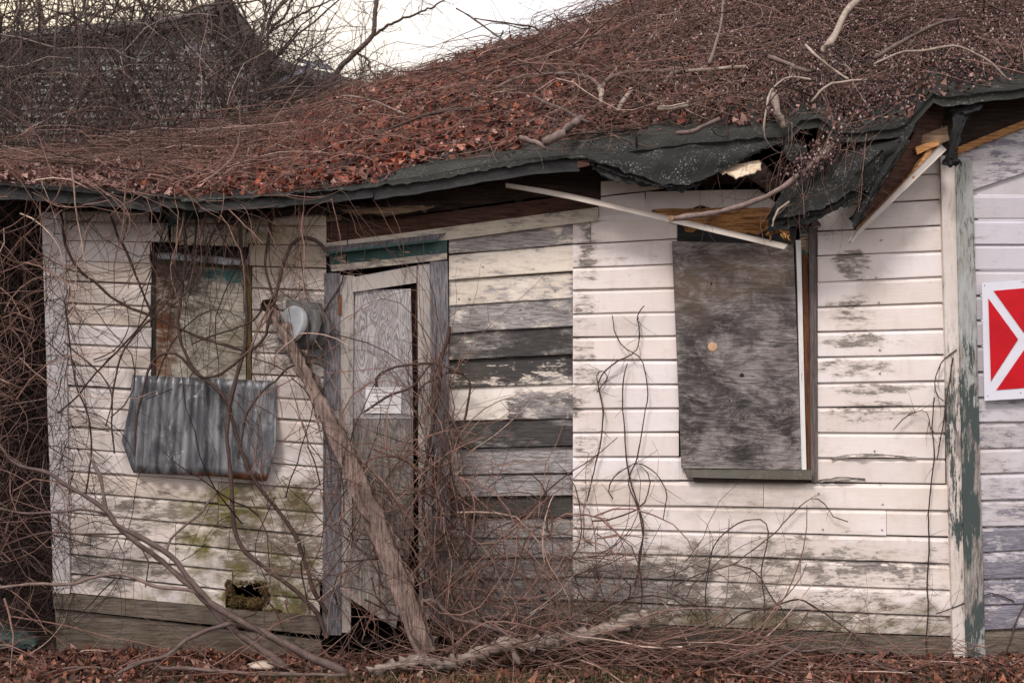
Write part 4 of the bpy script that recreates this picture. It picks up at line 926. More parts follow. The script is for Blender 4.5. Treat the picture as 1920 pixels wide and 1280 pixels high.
# buds clinging to the long branch that hangs off the roof
bp = cr([(1490, 330, -.42), (1530, 300, -.42), (1570, 262, -.3), (1620, 215, -.1), (1640, 180, 0)], 500)
kk = (D + bp[:, 2]) / D / S; bw = np.stack([(bp[:, 0] - 960) * kk, bp[:, 2], CZ - (bp[:, 1] - 640) * kk], 1)
bw = bw[rng.integers(0, 500, 420)] + rng.normal(0, .04, (420, 3)); c = np.vstack([c, bw])
n = len(c); r = rng.uniform(.005, .0095, (n, 1))
ax = np.array([[1, 0, 0], [-1, 0, 0], [0, 1, 0], [0, -1, 0], [0, 0, 1.5], [0, 0, -1.5]], float)
V = (c[:, None] + (ax[None] + rng.normal(0, .25, (n, 6, 3))) * r[:, None]).reshape(-1, 3)
F = np.array([[0, 2, 4], [2, 1, 4], [1, 3, 4], [3, 0, 4], [2, 0, 5], [1, 2, 5], [3, 1, 5], [0, 3, 5]])
F = (np.arange(n)[:, None, None] * 6 + F[None]).reshape(-1, 3)
tag(link('seed_buds', mesh_np('seed_buds', V, F, True), M['bud']), 'heap of pale dried seed buds on the right of the roof', 'seed heads', kind='stuff')

# ------------------------------------------------------------------ traced stems: each one a thing of its own
def stem_obj(name, pts, d0, d1, label, cat, mat='vine', yoff=0.0, K=7, side=6, sl=(.05, .25), group=None, knob=.1, jit=.006, cap=False, sr=.0016, dense=14, bark=0.0):
    """pts: (px,py[,depth]); d0,d1 diameters in photo pixels"""
    q = [(p[0], p[1], (p[2] if len(p) > 2 else -.06) + yoff) for p in pts]
    m = max(10, int(np.sum(np.linalg.norm(np.diff(np.array(q)[:, :2], axis=0), axis=1)) / dense))
    c = cr(q, m); k = (D + c[:, 2]) / D / S
    W = np.stack([(c[:, 0] - 960) * k, c[:, 2], CZ - (c[:, 1] - 640) * k], 1)
    wob = np.cumsum(rng.normal(0, jit * .5, (m, 3)), axis=0); wob -= np.linspace(0, 1, m)[:, None] * wob[-1]; W += wob * .5 + rng.normal(0, jit * .15, (m, 3))
    R = np.linspace(d0, d1, m) * .42 * k * (1 + rng.normal(0, knob, m)); R = np.maximum(R, .0012)
    parts = [tubes(W[None], R[None], K)]
    if bark: parts[0] = (parts[0][0] + rng.normal(0, bark, parts[0][0].shape), parts[0][1])
    if side:
        C = child_twigs(W[None], side, sl[0], sl[1], sr, 6, .9, curl=3.0, noise=.6, grav=.3, view=1.5)
        C[..., 1] = np.minimum(C[..., 1], -.026) if q[0][2] < 0 and max(p[2] for p in q) < 0.0 else C[..., 1]
        a = tubes(C, taper(len(C), 6, np.full(len(C), sr)), 4); parts.append(a)
    v, f = join(parts)
    me = mesh_np(name, v, f, True)
    if cap:   # close both ends
        import bmesh
        bm = bmesh.new(); bm.from_mesh(me); bmesh.ops.holes_fill(bm, edges=[e for e in bm.edges if e.is_boundary], sides=K); bm.to_mesh(me); bm.free()
    o = link(name, me, M[mat]); return tag(o, label, cat, group)

VG = 'vine stems climbing the shed wall'
V_ = [
 ([(104, 372), (117, 412), (124, 460), (148, 505), (184, 534), (205, 555), (243, 576), (285, 592), (330, 612), (377, 635), (425, 648), (462, 660)], 7, 5, 'thick vine sweeping from the top left corner down across the left window board'),
 ([(185, 350), (211, 416), (220, 442), (240, 478), (258, 522), (272, 556), (286, 592)], 7, 5, 'vine slanting down from the eave to the left side of the left window'),
 ([(447, 395), (448, 416), (451, 469), (457, 505), (459, 588), (457, 647), (445, 700), (430, 760), (425, 812), (428, 854), (433, 920), (440, 997), (457, 1034), (493, 1064), (533, 1090), (567, 1120), (597, 1154), (612, 1195)], 9, 10, 'long upright vine crossing the right edge of the left window and the metal sheet'),
 ([(612, 470), (600, 455), (585, 448), (567, 446), (549, 459), (534, 493), (522, 534), (515, 566)], 9, 7, 'hooked vine arching over the wall just left of the door lintel'),
 ([(512, 385), (504, 439), (496, 493), (507, 540), (516, 570)], 6, 5, 'short straight vine dropping to the top of the leaning plank'),
 ([(494, 572), (475, 600), (436, 617), (392, 632), (359, 645)], 5, 4, 'thin dark vine across the middle of the left window board'),
 ([(504, 598), (496, 632), (475, 653), (457, 665), (436, 683), (407, 704), (377, 706), (359, 695), (332, 665), (306, 662), (288, 671), (276, 692), (262, 752), (254, 800), (252, 855)], 7, 5, 'looping vine sagging under the left window and down the metal sheet'),
 ([(333, 372), (346, 420), (350, 480), (345, 524), (337, 600), (340, 634), (350, 667), (370, 700), (403, 724), (427, 754), (437, 794), (447, 827), (457, 854), (472, 890), (500, 930), (530, 965), (558, 1010), (575, 1060), (590, 1105), (615, 1150)], 7, 9, 'long vine down the left window then slanting right to the door foot'),
 ([(612, 690), (580, 678), (540, 690), (520, 712), (500, 726), (473, 760), (460, 787), (453, 827), (446, 860)], 5, 5, 'vine bowing from the meter over the right end of the metal sheet'),
 ([(372, 392), (366, 450), (352, 510), (318, 560), (288, 594), (262, 620), (228, 665), (213, 720), (209, 780), (214, 850)], 5, 4, 'thin vine wandering down left of the left window'),
 ([(430, 395), (398, 440), (380, 505), (338, 560), (300, 590)], 5, 4, 'vine slanting down left across the head of the left window'),
 ([(122, 560), (130, 640), (142, 720), (165, 780), (172, 850), (160, 930)], 4, 4, 'thin vine down the wall right beside the corner board'),
 ([(120, 640), (150, 665), (190, 700), (210, 745), (198, 800)], 4, 3, 'small vine curving off the corner board'),
 ([(300, 560), (262, 610), (232, 645), (180, 700), (140, 748), (108, 775)], 5, 4, 'vine running down left from window to corner board'),
 ([(1208, 572), (1196, 592), (1199, 630), (1194, 655), (1186, 662)], 3.5, 3, 'top tip of the small vine between infill and right window'),
 ([(1148, 590), (1152, 622), (1165, 648), (1186, 662), (1204, 678), (1214, 735), (1206, 800), (1196, 860), (1180, 905), (1196, 950), (1206, 1000), (1198, 1050), (1204, 1110), (1202, 1150)], 3, 5, 'tall slender vine down the pale clapboards left of the right window'),
 ([(1186, 662), (1152, 680), (1128, 702), (1121, 724), (1130, 770), (1126, 830), (1112, 890), (1100, 940)], 5, 4, 'slender vine branching down left on the pale clapboards'),
 ([(1176, 680), (1168, 720), (1168, 770), (1173, 830), (1176, 870), (1183, 905), (1206, 985), (1202, 1040), (1190, 1100)], 3.5, 6, 'middle slender vine on the pale clapboards'),
 ([(1120, 735), (1128, 722), (1136, 712), (1136, 700), (1126, 694), (1119, 706), (1121, 722)], 3.5, 3, 'little curled tendril loop on the pale clapboards'),
 ([(1150, 935), (1142, 920), (1150, 895), (1175, 876), (1200, 868), (1232, 888), (1249, 920), (1248, 945), (1243, 975)], 3.5, 3, 'thin vine arch under the left corner of the right window'),
 ([(1327, 1180), (1320, 1120), (1326, 1071), (1330, 1040), (1345, 1010), (1380, 980), (1402, 973), (1426, 973), (1440, 992), (1432, 1040), (1428, 1080), (1435, 1130), (1430, 1170), (1422, 1215)], 4, 4, 'vine arch under the middle of the right window sill'),
 ([(1255, 1105), (1290, 1086), (1330, 1071), (1375, 1060), (1402, 1040), (1450, 1000), (1490, 958), (1522, 933), (1548, 945), (1562, 968), (1590, 978)], 4.5, 3, 'long vine arcing up right to below the right window corner'),
 ([(1375, 1058), (1408, 1066), (1428, 1085), (1450, 1125), (1472, 1150), (1480, 1200)], 4, 5, 'vine curving down to the skirt board below the right window'),
 ([(1340, 1190), (1390, 1150), (1440, 1138), (1470, 1128), (1500, 1122), (1540, 1145), (1590, 1180), (1628, 1215)], 5, 5, 'low arched vine over the foot of the right wall'),
 ([(1752, 745), (1748, 800), (1752, 854), (1748, 900), (1742, 960), (1741, 1020), (1739, 1100), (1740, 1165), (1737, 1205), (1742, 1255)], 4, 5, 'dark upright vine down the clapboards beside the green post'),
 ([(1793, 655), (1765, 680), (1753, 712), (1755, 738), (1770, 752)], 3.5, 3, 'small hooked vine over the corner post'),
 ([(1788, 670), (1776, 755), (1766, 820), (1757, 862)], 4.5, 4, 'short vine on the lower corner post edge'),
 ([(1675, 805), (1700, 780), (1735, 770), (1745, 800), (1750, 810)], 3, 3, 'thin runner reaching left from the upright vine'),
 ([(1755, 1150), (1800, 1133), (1850, 1112), (1876, 1115), (1902, 1127)], 3.5, 3, 'thin runner crossing the foot of the green post'),
 ([(1874, 1252), (1893, 1200), (1910, 1150), (1930, 1120)], 4.5, 4, 'dark stem leaning on the foot of the grey wing'),
]
for pts, d0, d1, lab in V_: stem_obj('vine', pts, d0 * (.72 if pts[0][0] > 1000 else 1), d1 * (.72 if pts[0][0] > 1000 else 1), lab, 'vine', group=VG, side=7 if pts[0][0] < 700 else 10, sl=(.04, .22) if pts[0][0] < 700 else (.03, .16), mat='vine', K=6, sr=.0014, yoff=-.06 if pts[0][0] < 700 else 0.0)

BG = 'fallen branches in front of the shed'
f_ = lambda pts, ya, yb: [(p[0], p[1], lin(ya, yb, i / (len(pts) - 1))) for i, p in enumerate(pts)]
stem_obj('branch', f_([(-30, 800), (0, 832), (30, 870), (95, 890), (120, 908), (160, 930), (205, 960), (217, 982), (250, 1000), (290, 1020), (330, 1050), (352, 1080), (378, 1108), (400, 1132), (430, 1152), (480, 1178), (530, 1204), (580, 1230), (650, 1262)], -.28, -.5), 6, 19, 'longest smooth grey branch rising left from the ground by the door to the left edge', 'branch', 'branch', side=14, sl=(.08, .35), group=BG, K=9, cap=True)
stem_obj('branch', f_([(165, 850), (187, 890), (195, 930), (203, 962), (225, 992), (262, 1022), (305, 1052), (345, 1088), (368, 1108), (400, 1142), (428, 1172), (468, 1200), (505, 1228), (540, 1252)], -.2, -.42), 7, 18, 'second thick branch crossing just under the longest one', 'branch', 'branch', side=10, sl=(.08, .3), group=BG, K=9, cap=True)
stem_obj('branch', f_([(-20, 1103), (60, 1095), (140, 1093), (165, 1083), (220, 1073), (250, 1080), (290, 1097), (330, 1103), (368, 1110), (400, 1134)], -.3, -.4), 7, 8, 'branch running level across the foot of the corner board', 'branch', 'branch', side=6, group=BG)
stem_obj('branch', f_([(-20, 948), (50, 962), (110, 958), (160, 955), (206, 966)], -.3, -.3), 5, 6, 'thin level branch meeting the long branch by the corner board', 'branch', 'branch', side=5, group=BG)
stem_obj('branch', f_([(-20, 1035), (50, 1005), (100, 995), (150, 998), (232, 1000)], -.28, -.3), 4, 5, 'thin branch below it rising from the left edge', 'branch', 'vine', side=5, group=BG)
stem_obj('branch', f_([(312, 1040), (318, 1012), (345, 985), (378, 960), (395, 935), (420, 915), (438, 904)], -.3, -.1), 7, 4, 'short branch pointing up right toward the metal sheet', 'branch', 'branch', side=5, group=BG)
stem_obj('branch', f_([(160, 1285), (220, 1262), (270, 1240), (310, 1230), (330, 1216), (360, 1195), (420, 1172), (438, 1168), (475, 1180)], -.55, -.42), 9, 11, 'forked low branch curving over the leaf litter', 'branch', 'branch', side=5, group=BG)
stem_obj('branch', f_([(240, 1248), (285, 1236), (300, 1252), (340, 1252), (400, 1256), (460, 1262), (540, 1262), (650, 1264)], -.5, -.52), 8, 9, 'branch lying flat on the leaves left of the door', 'branch', 'branch', side=5, group=BG)
stem_obj('branch', f_([(70, 1268), (120, 1252), (180, 1250), (230, 1262)], -.5, -.5), 5, 5, 'short thin stick on the leaves at the bottom left', 'branch', 'branch', side=3, group=BG)
stem_obj('branch', f_([(640, 967), (660, 987), (700, 1007), (723, 1044), (750, 1082), (759, 1140), (767, 1187), (795, 1242)], -.2, -.42), 6, 12, 'bent sapling stem standing in front of the door foot', 'branch', 'branch', side=8, group=BG, K=8)
stem_obj('branch', f_([(742, 1027), (757, 1026), (766, 1037), (759, 1050), (757, 1080), (758, 1110)], -.25, -.28), 4, 7, 'small hooked twig on the sapling stem by the door', 'branch', 'branch', side=2, group=BG)
stem_obj('branch', f_([(640, 1053), (680, 1050), (720, 1046), (755, 1043)], -.22, -.25), 3.5, 5, 'thin twig reaching left from the sapling stem', 'branch', 'vine', side=3, group=BG)
stem_obj('branch', f_([(770, 1150), (790, 1130), (815, 1128), (850, 1160), (890, 1168), (935, 1180), (965, 1200)], -.3, -.36), 6, 12, 'arched branch joining the fallen log at its middle', 'branch', 'branch', side=6, group=BG)
stem_obj('branch', f_([(840, 860), (880, 1000), (935, 1055), (985, 1080), (1035, 1120), (1085, 1180)], -.12, -.3), 4, 8, 'straight stem slanting down right through the brush', 'branch', 'branch', side=8, group=BG)
stem_obj('branch', f_([(1120, 1200), (1180, 1172), (1230, 1148), (1300, 1140), (1345, 1142)], -.35, -.3), 6, 4, 'smooth branch rising right off the fallen log', 'branch', 'branch', side=4, group=BG)
stem_obj('branch', f_([(1170, 1240), (1225, 1208), (1265, 1192), (1330, 1180)], -.35, -.3), 5, 4, 'branch pointing up right from the end of the log', 'branch', 'branch', side=4, group=BG)
stem_obj('branch', f_([(1410, 1270), (1455, 1240), (1490, 1218), (1510, 1200)], -.5, -.3), 8, 5, 'stout stick leaning against the skirt board under the right window', 'branch', 'branch', side=3, group=BG)
stem_obj('branch', f_([(1300, 1240), (1360, 1236), (1420, 1222), (1450, 1208), (1500, 1220), (1560, 1215), (1620, 1222)], -.35, -.3), 7, 5, 'crooked branch along the base of the right wall', 'branch', 'branch', side=8, group=BG)
stem_obj('branch', f_([(1575, 1190), (1580, 1220), (1592, 1245), (1590, 1265)], -.4, -.4), 4, 6, 'upright twig stuck in the leaves right of the brush pile', 'branch', 'branch', side=3, group=BG)
stem_obj('branch', f_([(1625, 1235), (1660, 1252), (1700, 1265), (1745, 1276)], -.4, -.5), 6, 4, 'stick sloping down to the right near the green post', 'branch', 'branch', side=3, group=BG)
# door-side loops
stem_obj('vine', f_([(707, 727), (706, 708), (735, 690), (773, 684), (813, 682), (840, 690), (870, 700)], -.14, -.16), 6, 5, 'vine arch over the paper notice and door stile', 'vine', group=VG, side=6)
stem_obj('vine', f_([(780, 760), (787, 727), (813, 710), (840, 700), (868, 703), (880, 716), (877, 754), (870, 790), (852, 816)], -.15, -.12), 6, 5, 'looped vine bulging right of the door casing', 'vine', group=VG, side=6)
stem_obj('vine', f_([(684, 772), (727, 744), (773, 727), (795, 700), (812, 680)], -.12, -.16), 6, 5, 'vine slanting up across the paper notice', 'vine', group=VG, side=6)
stem_obj('vine', f_([(843, 612), (837, 640), (828, 677), (823, 727), (815, 775), (800, 850), (792, 930), (800, 1010)], -.14, -.12), 8, 8, 'straight reddish stem standing up beside the door casing', 'vine', group=VG, side=8)
# log
log = stem_obj('fallen_log', [(690, 1262, -.5), (760, 1250, -.45), (840, 1240, -.42), (890, 1226, -.4), (930, 1208, -.38), (1000, 1198, -.36), (1080, 1190, -.34), (1150, 1176, -.32), (1215, 1160, -.3)], 20, 34, 'gnarled rough barked fallen log lying in the leaves right of the door', 'log', 'log_bark', K=12, side=26, sl=(.08, .5), knob=.28, jit=.02, cap=True, sr=.003, dense=7, bark=.005)
stem_obj('branch', [(955, 1205, -.4), (962, 1222, -.45), (975, 1245, -.5)], 14, 12, 'broken stub branch under the middle of the fallen log', 'branch', 'branch', side=0, group=BG, cap=True, K=8, knob=.2)
# roof branches
RG = 'branches lying on the shed roof'
def rb(pts, d0, d1, lab, mat='branch', side=6, cap=True, **kw):
    """branch lying on the roof: each point is put where its pixel meets the roof, lifted a little"""
    out = []
    for p in pts:
        lift = (p[2] if len(p) > 2 else .05) + .08
        best = None
        for y in np.linspace(YE - .1, YR, 140):
            w = P(p[0], p[1], y)
            if w.z <= roof_z(w.x, y) + lift: best = y; break
        out.append((p[0], p[1], best if best is not None else 2.8))
    ys = np.array([o[2] for o in out])
    return stem_obj('branch', [(o[0], o[1], yy) for o, yy in zip(out, ys)], d0 * 1.2, d1 * 1.2, lab, 'branch', mat, side=side, group=RG, K=8, cap=cap, **kw)
rb([(1545, 92, .3), (1562, 72, .3), (1575, 45, .3), (1590, 18, .3), (1610, 0, .3), (1630, -20, .3)], 13, 12, 'stout pale branch rising to the top edge on the right of the roof', 'pale_bark', 3)
stem_obj('branch', [(1256, 410, -.52), (1300, 404, -.5), (1336, 399, -.49), (1380, 390, -.48), (1422, 376, -.47), (1468, 354, -.46), (1492, 335, -.44), (1515, 316, -.42), (1545, 290, -.38), (1566, 268, -.28), (1600, 225, -.1), (1622, 190, .1), (1650, 150, .5), (1690, 110, .8), (1740, 70, 1.0), (1800, 42, 1.2)], 13, 8, 'long sawn branch hanging off the roof over the right window', 'branch', 'branch', K=10, side=10, cap=True, group=RG)
disc('cut_end', 1258, 410, -.535, .017, M['cut'], None, 14, .006, axis=(-.7, -.7, 0)); bpy.data.objects['cut_end'].parent = None
tag(bpy.data.objects['cut_end'], 'sawn brown end of the long branch hanging over the right window', 'branch end')
stem_obj('branch', [(1448, 440 - 15, -.5), (1452, 408, -.5), (1462, 392, -.48), (1480, 378, -.46)], 4, 6, 'small snapped side shoot under the long sawn branch', 'branch', 'pale_bark', side=2, group=RG)
rb([(1020, 268), (1050, 252), (1075, 232), (1092, 222)], 18, 14, 'short thick log stub near the eave in the middle of the roof', 'branch', 3)
rb([(972, 257), (990, 263), (1008, 268), (1025, 278)], 10, 10, 'rough bark stub lying left of the thick log stub', 'branch', 1)
rb([(1000, 182), (1030, 195), (1062, 207), (1085, 222), (1105, 230)], 7, 8, 'smooth branch slanting into the thick log stub', 'branch', 2)
rb([(1128, 168), (1136, 152), (1150, 143), (1195, 134), (1245, 134), (1270, 128)], 9, 8, 'curved branch in the middle of the roof above the white broken wood', 'branch', 2)
rb([(930, 165), (975, 145), (1030, 138), (1080, 140), (1110, 148), (1128, 168)], 5, 8, 'long thin branch joining the curved one from the left', 'branch', 4)
rb([(1262, 136), (1300, 133), (1345, 130), (1400, 125)], 9, 7, 'level pale branch continuing right across the roof', 'pale_bark', 3)
rb([(1246, 155), (1262, 138), (1285, 133)], 9, 8, 'short forked piece under the level pale branch', 'branch', 1)
rb([(1158, 208), (1168, 190), (1180, 172), (1184, 168)], 9, 8, 'pale peeled stick pointing up in the middle of the roof', 'pale_bark', 1)
rb([(1125, 168), (1128, 180), (1126, 192)], 12, 6, 'white broken splinter of wood sticking out of the leaves', 'pale_bark', 0)
rb([(1232, 205), (1260, 203), (1290, 198)], 12, 10, 'short mossy stub right of the peeled stick', 'pale_bark', 1)
rb([(1450, 180, .12), (1456, 205, .12), (1464, 225, .12), (1470, 240, .12)], 16, 12, 'split pale stump end near the torn felt', 'pale_bark', 1, knob=.25)
rb([(1268, 250, .04), (1300, 245, .04), (1320, 235, .04), (1350, 222, .05)], 9, 7, 'branch lying on the felt edge above the flap', 'branch', 3)
rb([(700, 252), (740, 240), (785, 222), (840, 208), (888, 204)], 5, 8, 'dark gently curved branch on the left half of the leaf drift', 'vine', 4)
rb([(855, 15, .2), (900, 45, .2), (960, 85, .1), (1020, 115), (1060, 140)], 3, 5, 'thin branch crossing the ridge into the sky', 'vine', 5)
rb([(890, 35, .35), (950, 42, .3), (1008, 52, .2), (1030, 75, .1), (1090, 100), (1140, 125), (1200, 158), (1225, 170)], 3, 5, 'long arching twig crossing the ridge from the sky down the roof', 'vine', 5)
rb([(1330, 120, .15), (1340, 90, .15), (1350, 50, .15), (1356, 0, .15)], 6, 4, 'upright stem in front of the right roof slope', 'branch', 5)
rb([(1640, 110, .2), (1700, 75, .2), (1760, 45, .2), (1800, 36, .2)], 8, 6, 'dark branch rising right over the seed heads', 'branch', 5)
rb([(1640, 120, .2), (1690, 98, .2), (1735, 95, .2), (1790, 85, .2), (1850, 110, .2), (1890, 150, .2)], 5, 4, 'long pale runner arching over the seed heads', 'pale_bark', 5)
rb([(1522, 192, .2), (1545, 165, .2), (1580, 153, .2), (1625, 150, .2)], 5, 4, 'pale curved runner left of the seed heads', 'pale_bark', 4)
rb([(1510, 85, .2), (1530, 105, .2), (1560, 130, .2), (1590, 148, .2)], 5, 4, 'short pale runner pointing at the big branch fork', 'pale_bark', 3)
rb([(1440, 107, .15), (1470, 118, .15), (1500, 130, .15), (1520, 135, .15)], 9, 7, 'bark covered stick left of the stout pale branch', 'branch', 2)
rb([(1430, 250, .1), (1436, 200, .15), (1445, 170, .15), (1480, 145, .15), (1520, 150, .15)], 4, 4, 'thin runner looping down to the torn felt', 'pale_bark', 4)
rb([(640, 180), (665, 182), (700, 190), (725, 200), (760, 215)], 3.5, 3, 'fine pale runner on the upper left of the drift', 'pale_bark', 3)

# leaning plank
pl = patch('leaning_plank', [[(492, 562, -.2), (500, 572, -.2)], [(527, 640, -.22), (550, 640, -.24)], [(579, 745, -.25), (614, 757, -.28)], [(638, 880, -.28), (676, 872, -.31)], [(714, 1050, -.34), (746, 1034, -.37)], [(784, 1226, -.38), (815, 1218, -.41)]],
           M['old_plank'], None, 9, 70, .045, rough=.003, smooth=False, crease=.02, edge=3.0)
tag(pl, 'long split weathered plank leaning against the wall across the door', 'plank')

# ------------------------------------------------------------------ vine tangles
def tangle(name, n, x, y, z, dirs, ln, r, mat, label, m=9, curl=2.0, noise=.5, grav=0.0, K=3, ymax=None, cat='vines', clip=None):
    s0 = np.stack([rng.uniform(*x, n), rng.uniform(*y, n), rng.uniform(*z, n)], 1)
    d = np.array(dirs)[rng.integers(0, len(dirs), n)] + rng.normal(0, .35, (n, 3)); C = grow(s0, d, rng.uniform(*ln, n), m, curl, noise, grav)
    if ymax is not None: C[..., 1] = np.minimum(C[..., 1], ymax)
    if clip is not None: C = clip(C)
    C[..., 2] = np.maximum(C[..., 2], .01)
    rr = r[0] + (r[1] - r[0]) * rng.random(n) ** 2.5
    o = link(name, mesh_np(name, *tubes(C, taper(n, m, rr, .4), K), True), M[mat]); return tag(o, label, cat, kind='stuff')
ANY = [(1, 0, .3), (-1, 0, .3), (.3, 0, 1), (-.3, 0, -1), (.6, 0, -.6), (-.6, 0, .6)]
VX = lambda a, y=0: P(a, 0, y).x
VZ = lambda a, y=0: P(0, a, y).z
tangle('vine_thicket', 1900, (VX(-160, .4), VX(75, .4)), (.02, 1.1), (0, 2.55), ANY, (.3, 1.3), (.0018, .007), 'twig_dark', 'dense dark brown vine thicket along the left edge beside the shed corner')
tangle('vine_thicket', 420, (VX(-160), VX(75)), (-.35, .05), (0, 2.6), ANY, (.3, 1.1), (.002, .007), 'twig', 'lighter vine stems at the front of the left thicket')
tangle('corner_vines', 170, (VX(70), VX(150)), (-.12, -.035), (.3, 2.3), [(0, 0, -1), (.3, 0, -1), (-.4, 0, -.8), (.8, 0, -.3)], (.2, .7), (.0014, .003), 'twig_dark', 'thin vines clinging to the white corner board', ymax=-.034, curl=2.5)
tangle('corner_vines', 110, (VX(90), VX(230)), (-.2, -.05), (.45, 1.35), ANY, (.12, .5), (.0013, .0026), 'twig_dark', 'knotted thin vines with dried tendrils on the lower left wall', ymax=-.034, curl=4)
# rear thicket before the grey green house
def above_roof(C): return on_roof(C, .02)
tangle('background_thicket', 1150, (VX(-260, 3), VX(500, 3)), (2.0, 4.3), (VZ(330, 3), VZ(70, 3.5)), ANY, (.4, 1.4), (.0028, .008), 'twig_olive', 'dense bare vine thicket in front of the grey green house', clip=above_roof, m=9, curl=2.2)
tangle('background_thicket', 560, (VX(480, 3), VX(720, 3)), (2.6, 4.0), (VZ(250, 3), VZ(165, 3)), [(1, 0, .1), (-1, 0, .2), (.5, 0, .6)], (.3, .9), (.002, .0055), 'twig_olive', 'bare vines over the valley between shed roof and house roof', clip=above_roof, curl=2.5)
tangle('background_thicket', 260, (VX(380, 4), VX(600, 4)), (3.6, 4.5), (VZ(150, 4), VZ(70, 4)), [(1, 0, -.5), (.3, 0, 1), (-1, 0, .4)], (.3, .9), (.002, .006), 'twig_olive', 'vines climbing the house roof slope', clip=above_roof, curl=2.5)
tangle('background_thicket', 420, (VX(-260, 1), VX(430, 1)), (.6, 2.0), (VZ(350, 1), VZ(150, 1)), [(1, 0, .3), (-1, 0, .3), (.3, 0, 1), (-.2, 0, 1)], (.3, 1.1), (.0022, .006), 'twig_dark', 'dark vines growing over the left part of the shed roof', clip=above_roof, curl=2.2)
tangle('background_thicket', 420, (VX(-260, 3), VX(520, 3)), (2.4, 4.2), (VZ(300, 3), VZ(40, 3.5)), [(.15, 0, 1), (-.2, 0, 1), (.6, 0, .8)], (.6, 1.7), (.004, .012), 'twig_olive', 'taller bare stems rising past the house roof at the upper left', clip=above_roof, curl=1.4, K=5)
tangle('roof_vines', 260, (VX(-100, 1), VX(700, 1)), (.2, 2.2), (VZ(350, 1), VZ(240, 1)), [(.3, 0, 1), (-.5, 0, .9), (.9, 0, .5)], (.25, .8), (.0016, .004), 'twig', 'arching twigs standing up from the left half of the roof', clip=above_roof, curl=3, grav=1.0)
# vines hanging over the eave on the left
tangle('hanging_vines', 190, (VX(60), VX(650)), (-.42, -.1), (VZ(390), VZ(330)), [(.3, -.1, -1), (-.3, -.1, -1), (1, 0, -.4), (-1, 0, -.3), (.8, 0, .3)], (.25, 1.0), (.0018, .0058), 'twig', 'thin vines hanging down over the left eave', grav=.8, ymax=-.04, curl=2.2)
tangle('hanging_vines', 42, (VX(280), VX(520)), (-.3, -.06), (VZ(480), VZ(360)), [(.2, 0, -1), (-.3, 0, -1)], (.4, 1.3), (.0022, .0045), 'twig_dark', 'dark vines hanging before the left window', grav=.5, ymax=-.05, curl=1.6)
tangle('wall_vines', 62, (VX(120), VX(620)), (-.2, -.06), (VZ(1100), VZ(420)), ANY, (.25, 1.1), (.0018, .0055), 'twig_dark', 'thin vine twigs spread over the left wall', ymax=-.035, curl=2.4)
tangle('wall_vines', 110, (VX(470), VX(640)), (-.25, -.06), (VZ(1180), VZ(560)), [(0, 0, 1), (.2, 0, -1), (-.3, 0, 1), (.8, 0, .4)], (.25, .9), (.0018, .0065), 'twig', 'upright vine twigs left of the door behind the plank', ymax=-.04, curl=2.0)
tangle('brush_tangle', 230, (VX(650), VX(890)), (-.4, -.06), (.05, VZ(820)), [(.2, 0, 1), (-.2, 0, 1), (.5, 0, -1), (-.4, 0, -1), (1, 0, .2)], (.3, 1.1), (.0018, .0075), 'twig', 'thick tangle of vines in front of the door', ymax=-.05, curl=2.6, grav=.2)
tangle('brush_tangle', 140, (VX(785), VX(865)), (-.22, -.08), (.1, VZ(690)), [(.1, 0, -1), (-.1, 0, 1)], (.4, 1.3), (.002, .0065), 'twig', 'bundle of vine stems falling along the right door casing', ymax=-.06, curl=1.2, grav=.3)
tangle('brush_tangle', 290, (VX(840), VX(1125)), (-.4, -.06), (.03, VZ(960)), [(1, 0, .5), (-1, 0, .5), (.4, 0, 1), (-.4, 0, 1), (.7, 0, -.6)], (.25, 1.0), (.0017, .0075), 'twig', 'waist high brush tangle against the grey infill boards', ymax=-.04, curl=3.0, grav=.5)
tangle('brush_tangle', 100, (VX(1060), VX(1330)), (-.35, -.06), (.03, VZ(1040)), [(1, 0, .5), (-1, 0, .6), (.3, 0, 1), (.7, 0, -.5)], (.15, .7), (.0014, .0034), 'twig_dark', 'thinner brush spreading right along the wall foot', ymax=-.04, curl=3.2, grav=.6)
tangle('brush_tangle', 60, (VX(1280), VX(1620)), (-.3, -.06), (.03, VZ(1180)), [(1, 0, .5), (-1, 0, .8), (.2, 0, 1)], (.1, .45), (.0013, .0028), 'twig_dark', 'sparse twigs at the foot of the right wall', ymax=-.04, curl=3)
tangle('fallen_sticks', 240, (VX(860), VX(1430)), (-.5, -.12), (.03, .17), [(1, .1, .12), (1, 0, .3), (-1, 0, .1), (1, -.1, -.05)], (.25, 1.1), (.002, .0065), 'twig', 'heap of fallen sticks along the base of the right wall', cat='sticks', curl=.8, noise=.3, K=5)
tangle('fallen_sticks', 300, (VX(-100), VX(1950)), (-.65, -.1), (.02, .10), [(1, .1, .1), (-1, 0, .2), (1, -.1, .3)], (.15, .7), (.0015, .0045), 'twig', 'scattered sticks in the leaves before the left wall', cat='sticks', curl=1.2, noise=.4, K=4)
# a few fine twigs hanging from the flap
tangle('hanging_vines', 26, (VX(1270), VX(1500)), (-.45, -.35), (VZ(440), VZ(300)), [(.1, 0, -1), (-.2, 0, -1)], (.12, .42), (.0012, .002), 'twig', 'fine strands dangling before the top of the right window', grav=.8, curl=1.5)
tangle('flap_vines', 150, (VX(1440), VX(1600)), (-.42, -.2), (VZ(350), VZ(250)), [(.6, .2, .8), (-.5, 0, -.8), (-.2, 0, -1)], (.12, .5), (.0013, .003), 'twig', 'reddish twigs spilling through the gap in the torn felt', curl=2.5)

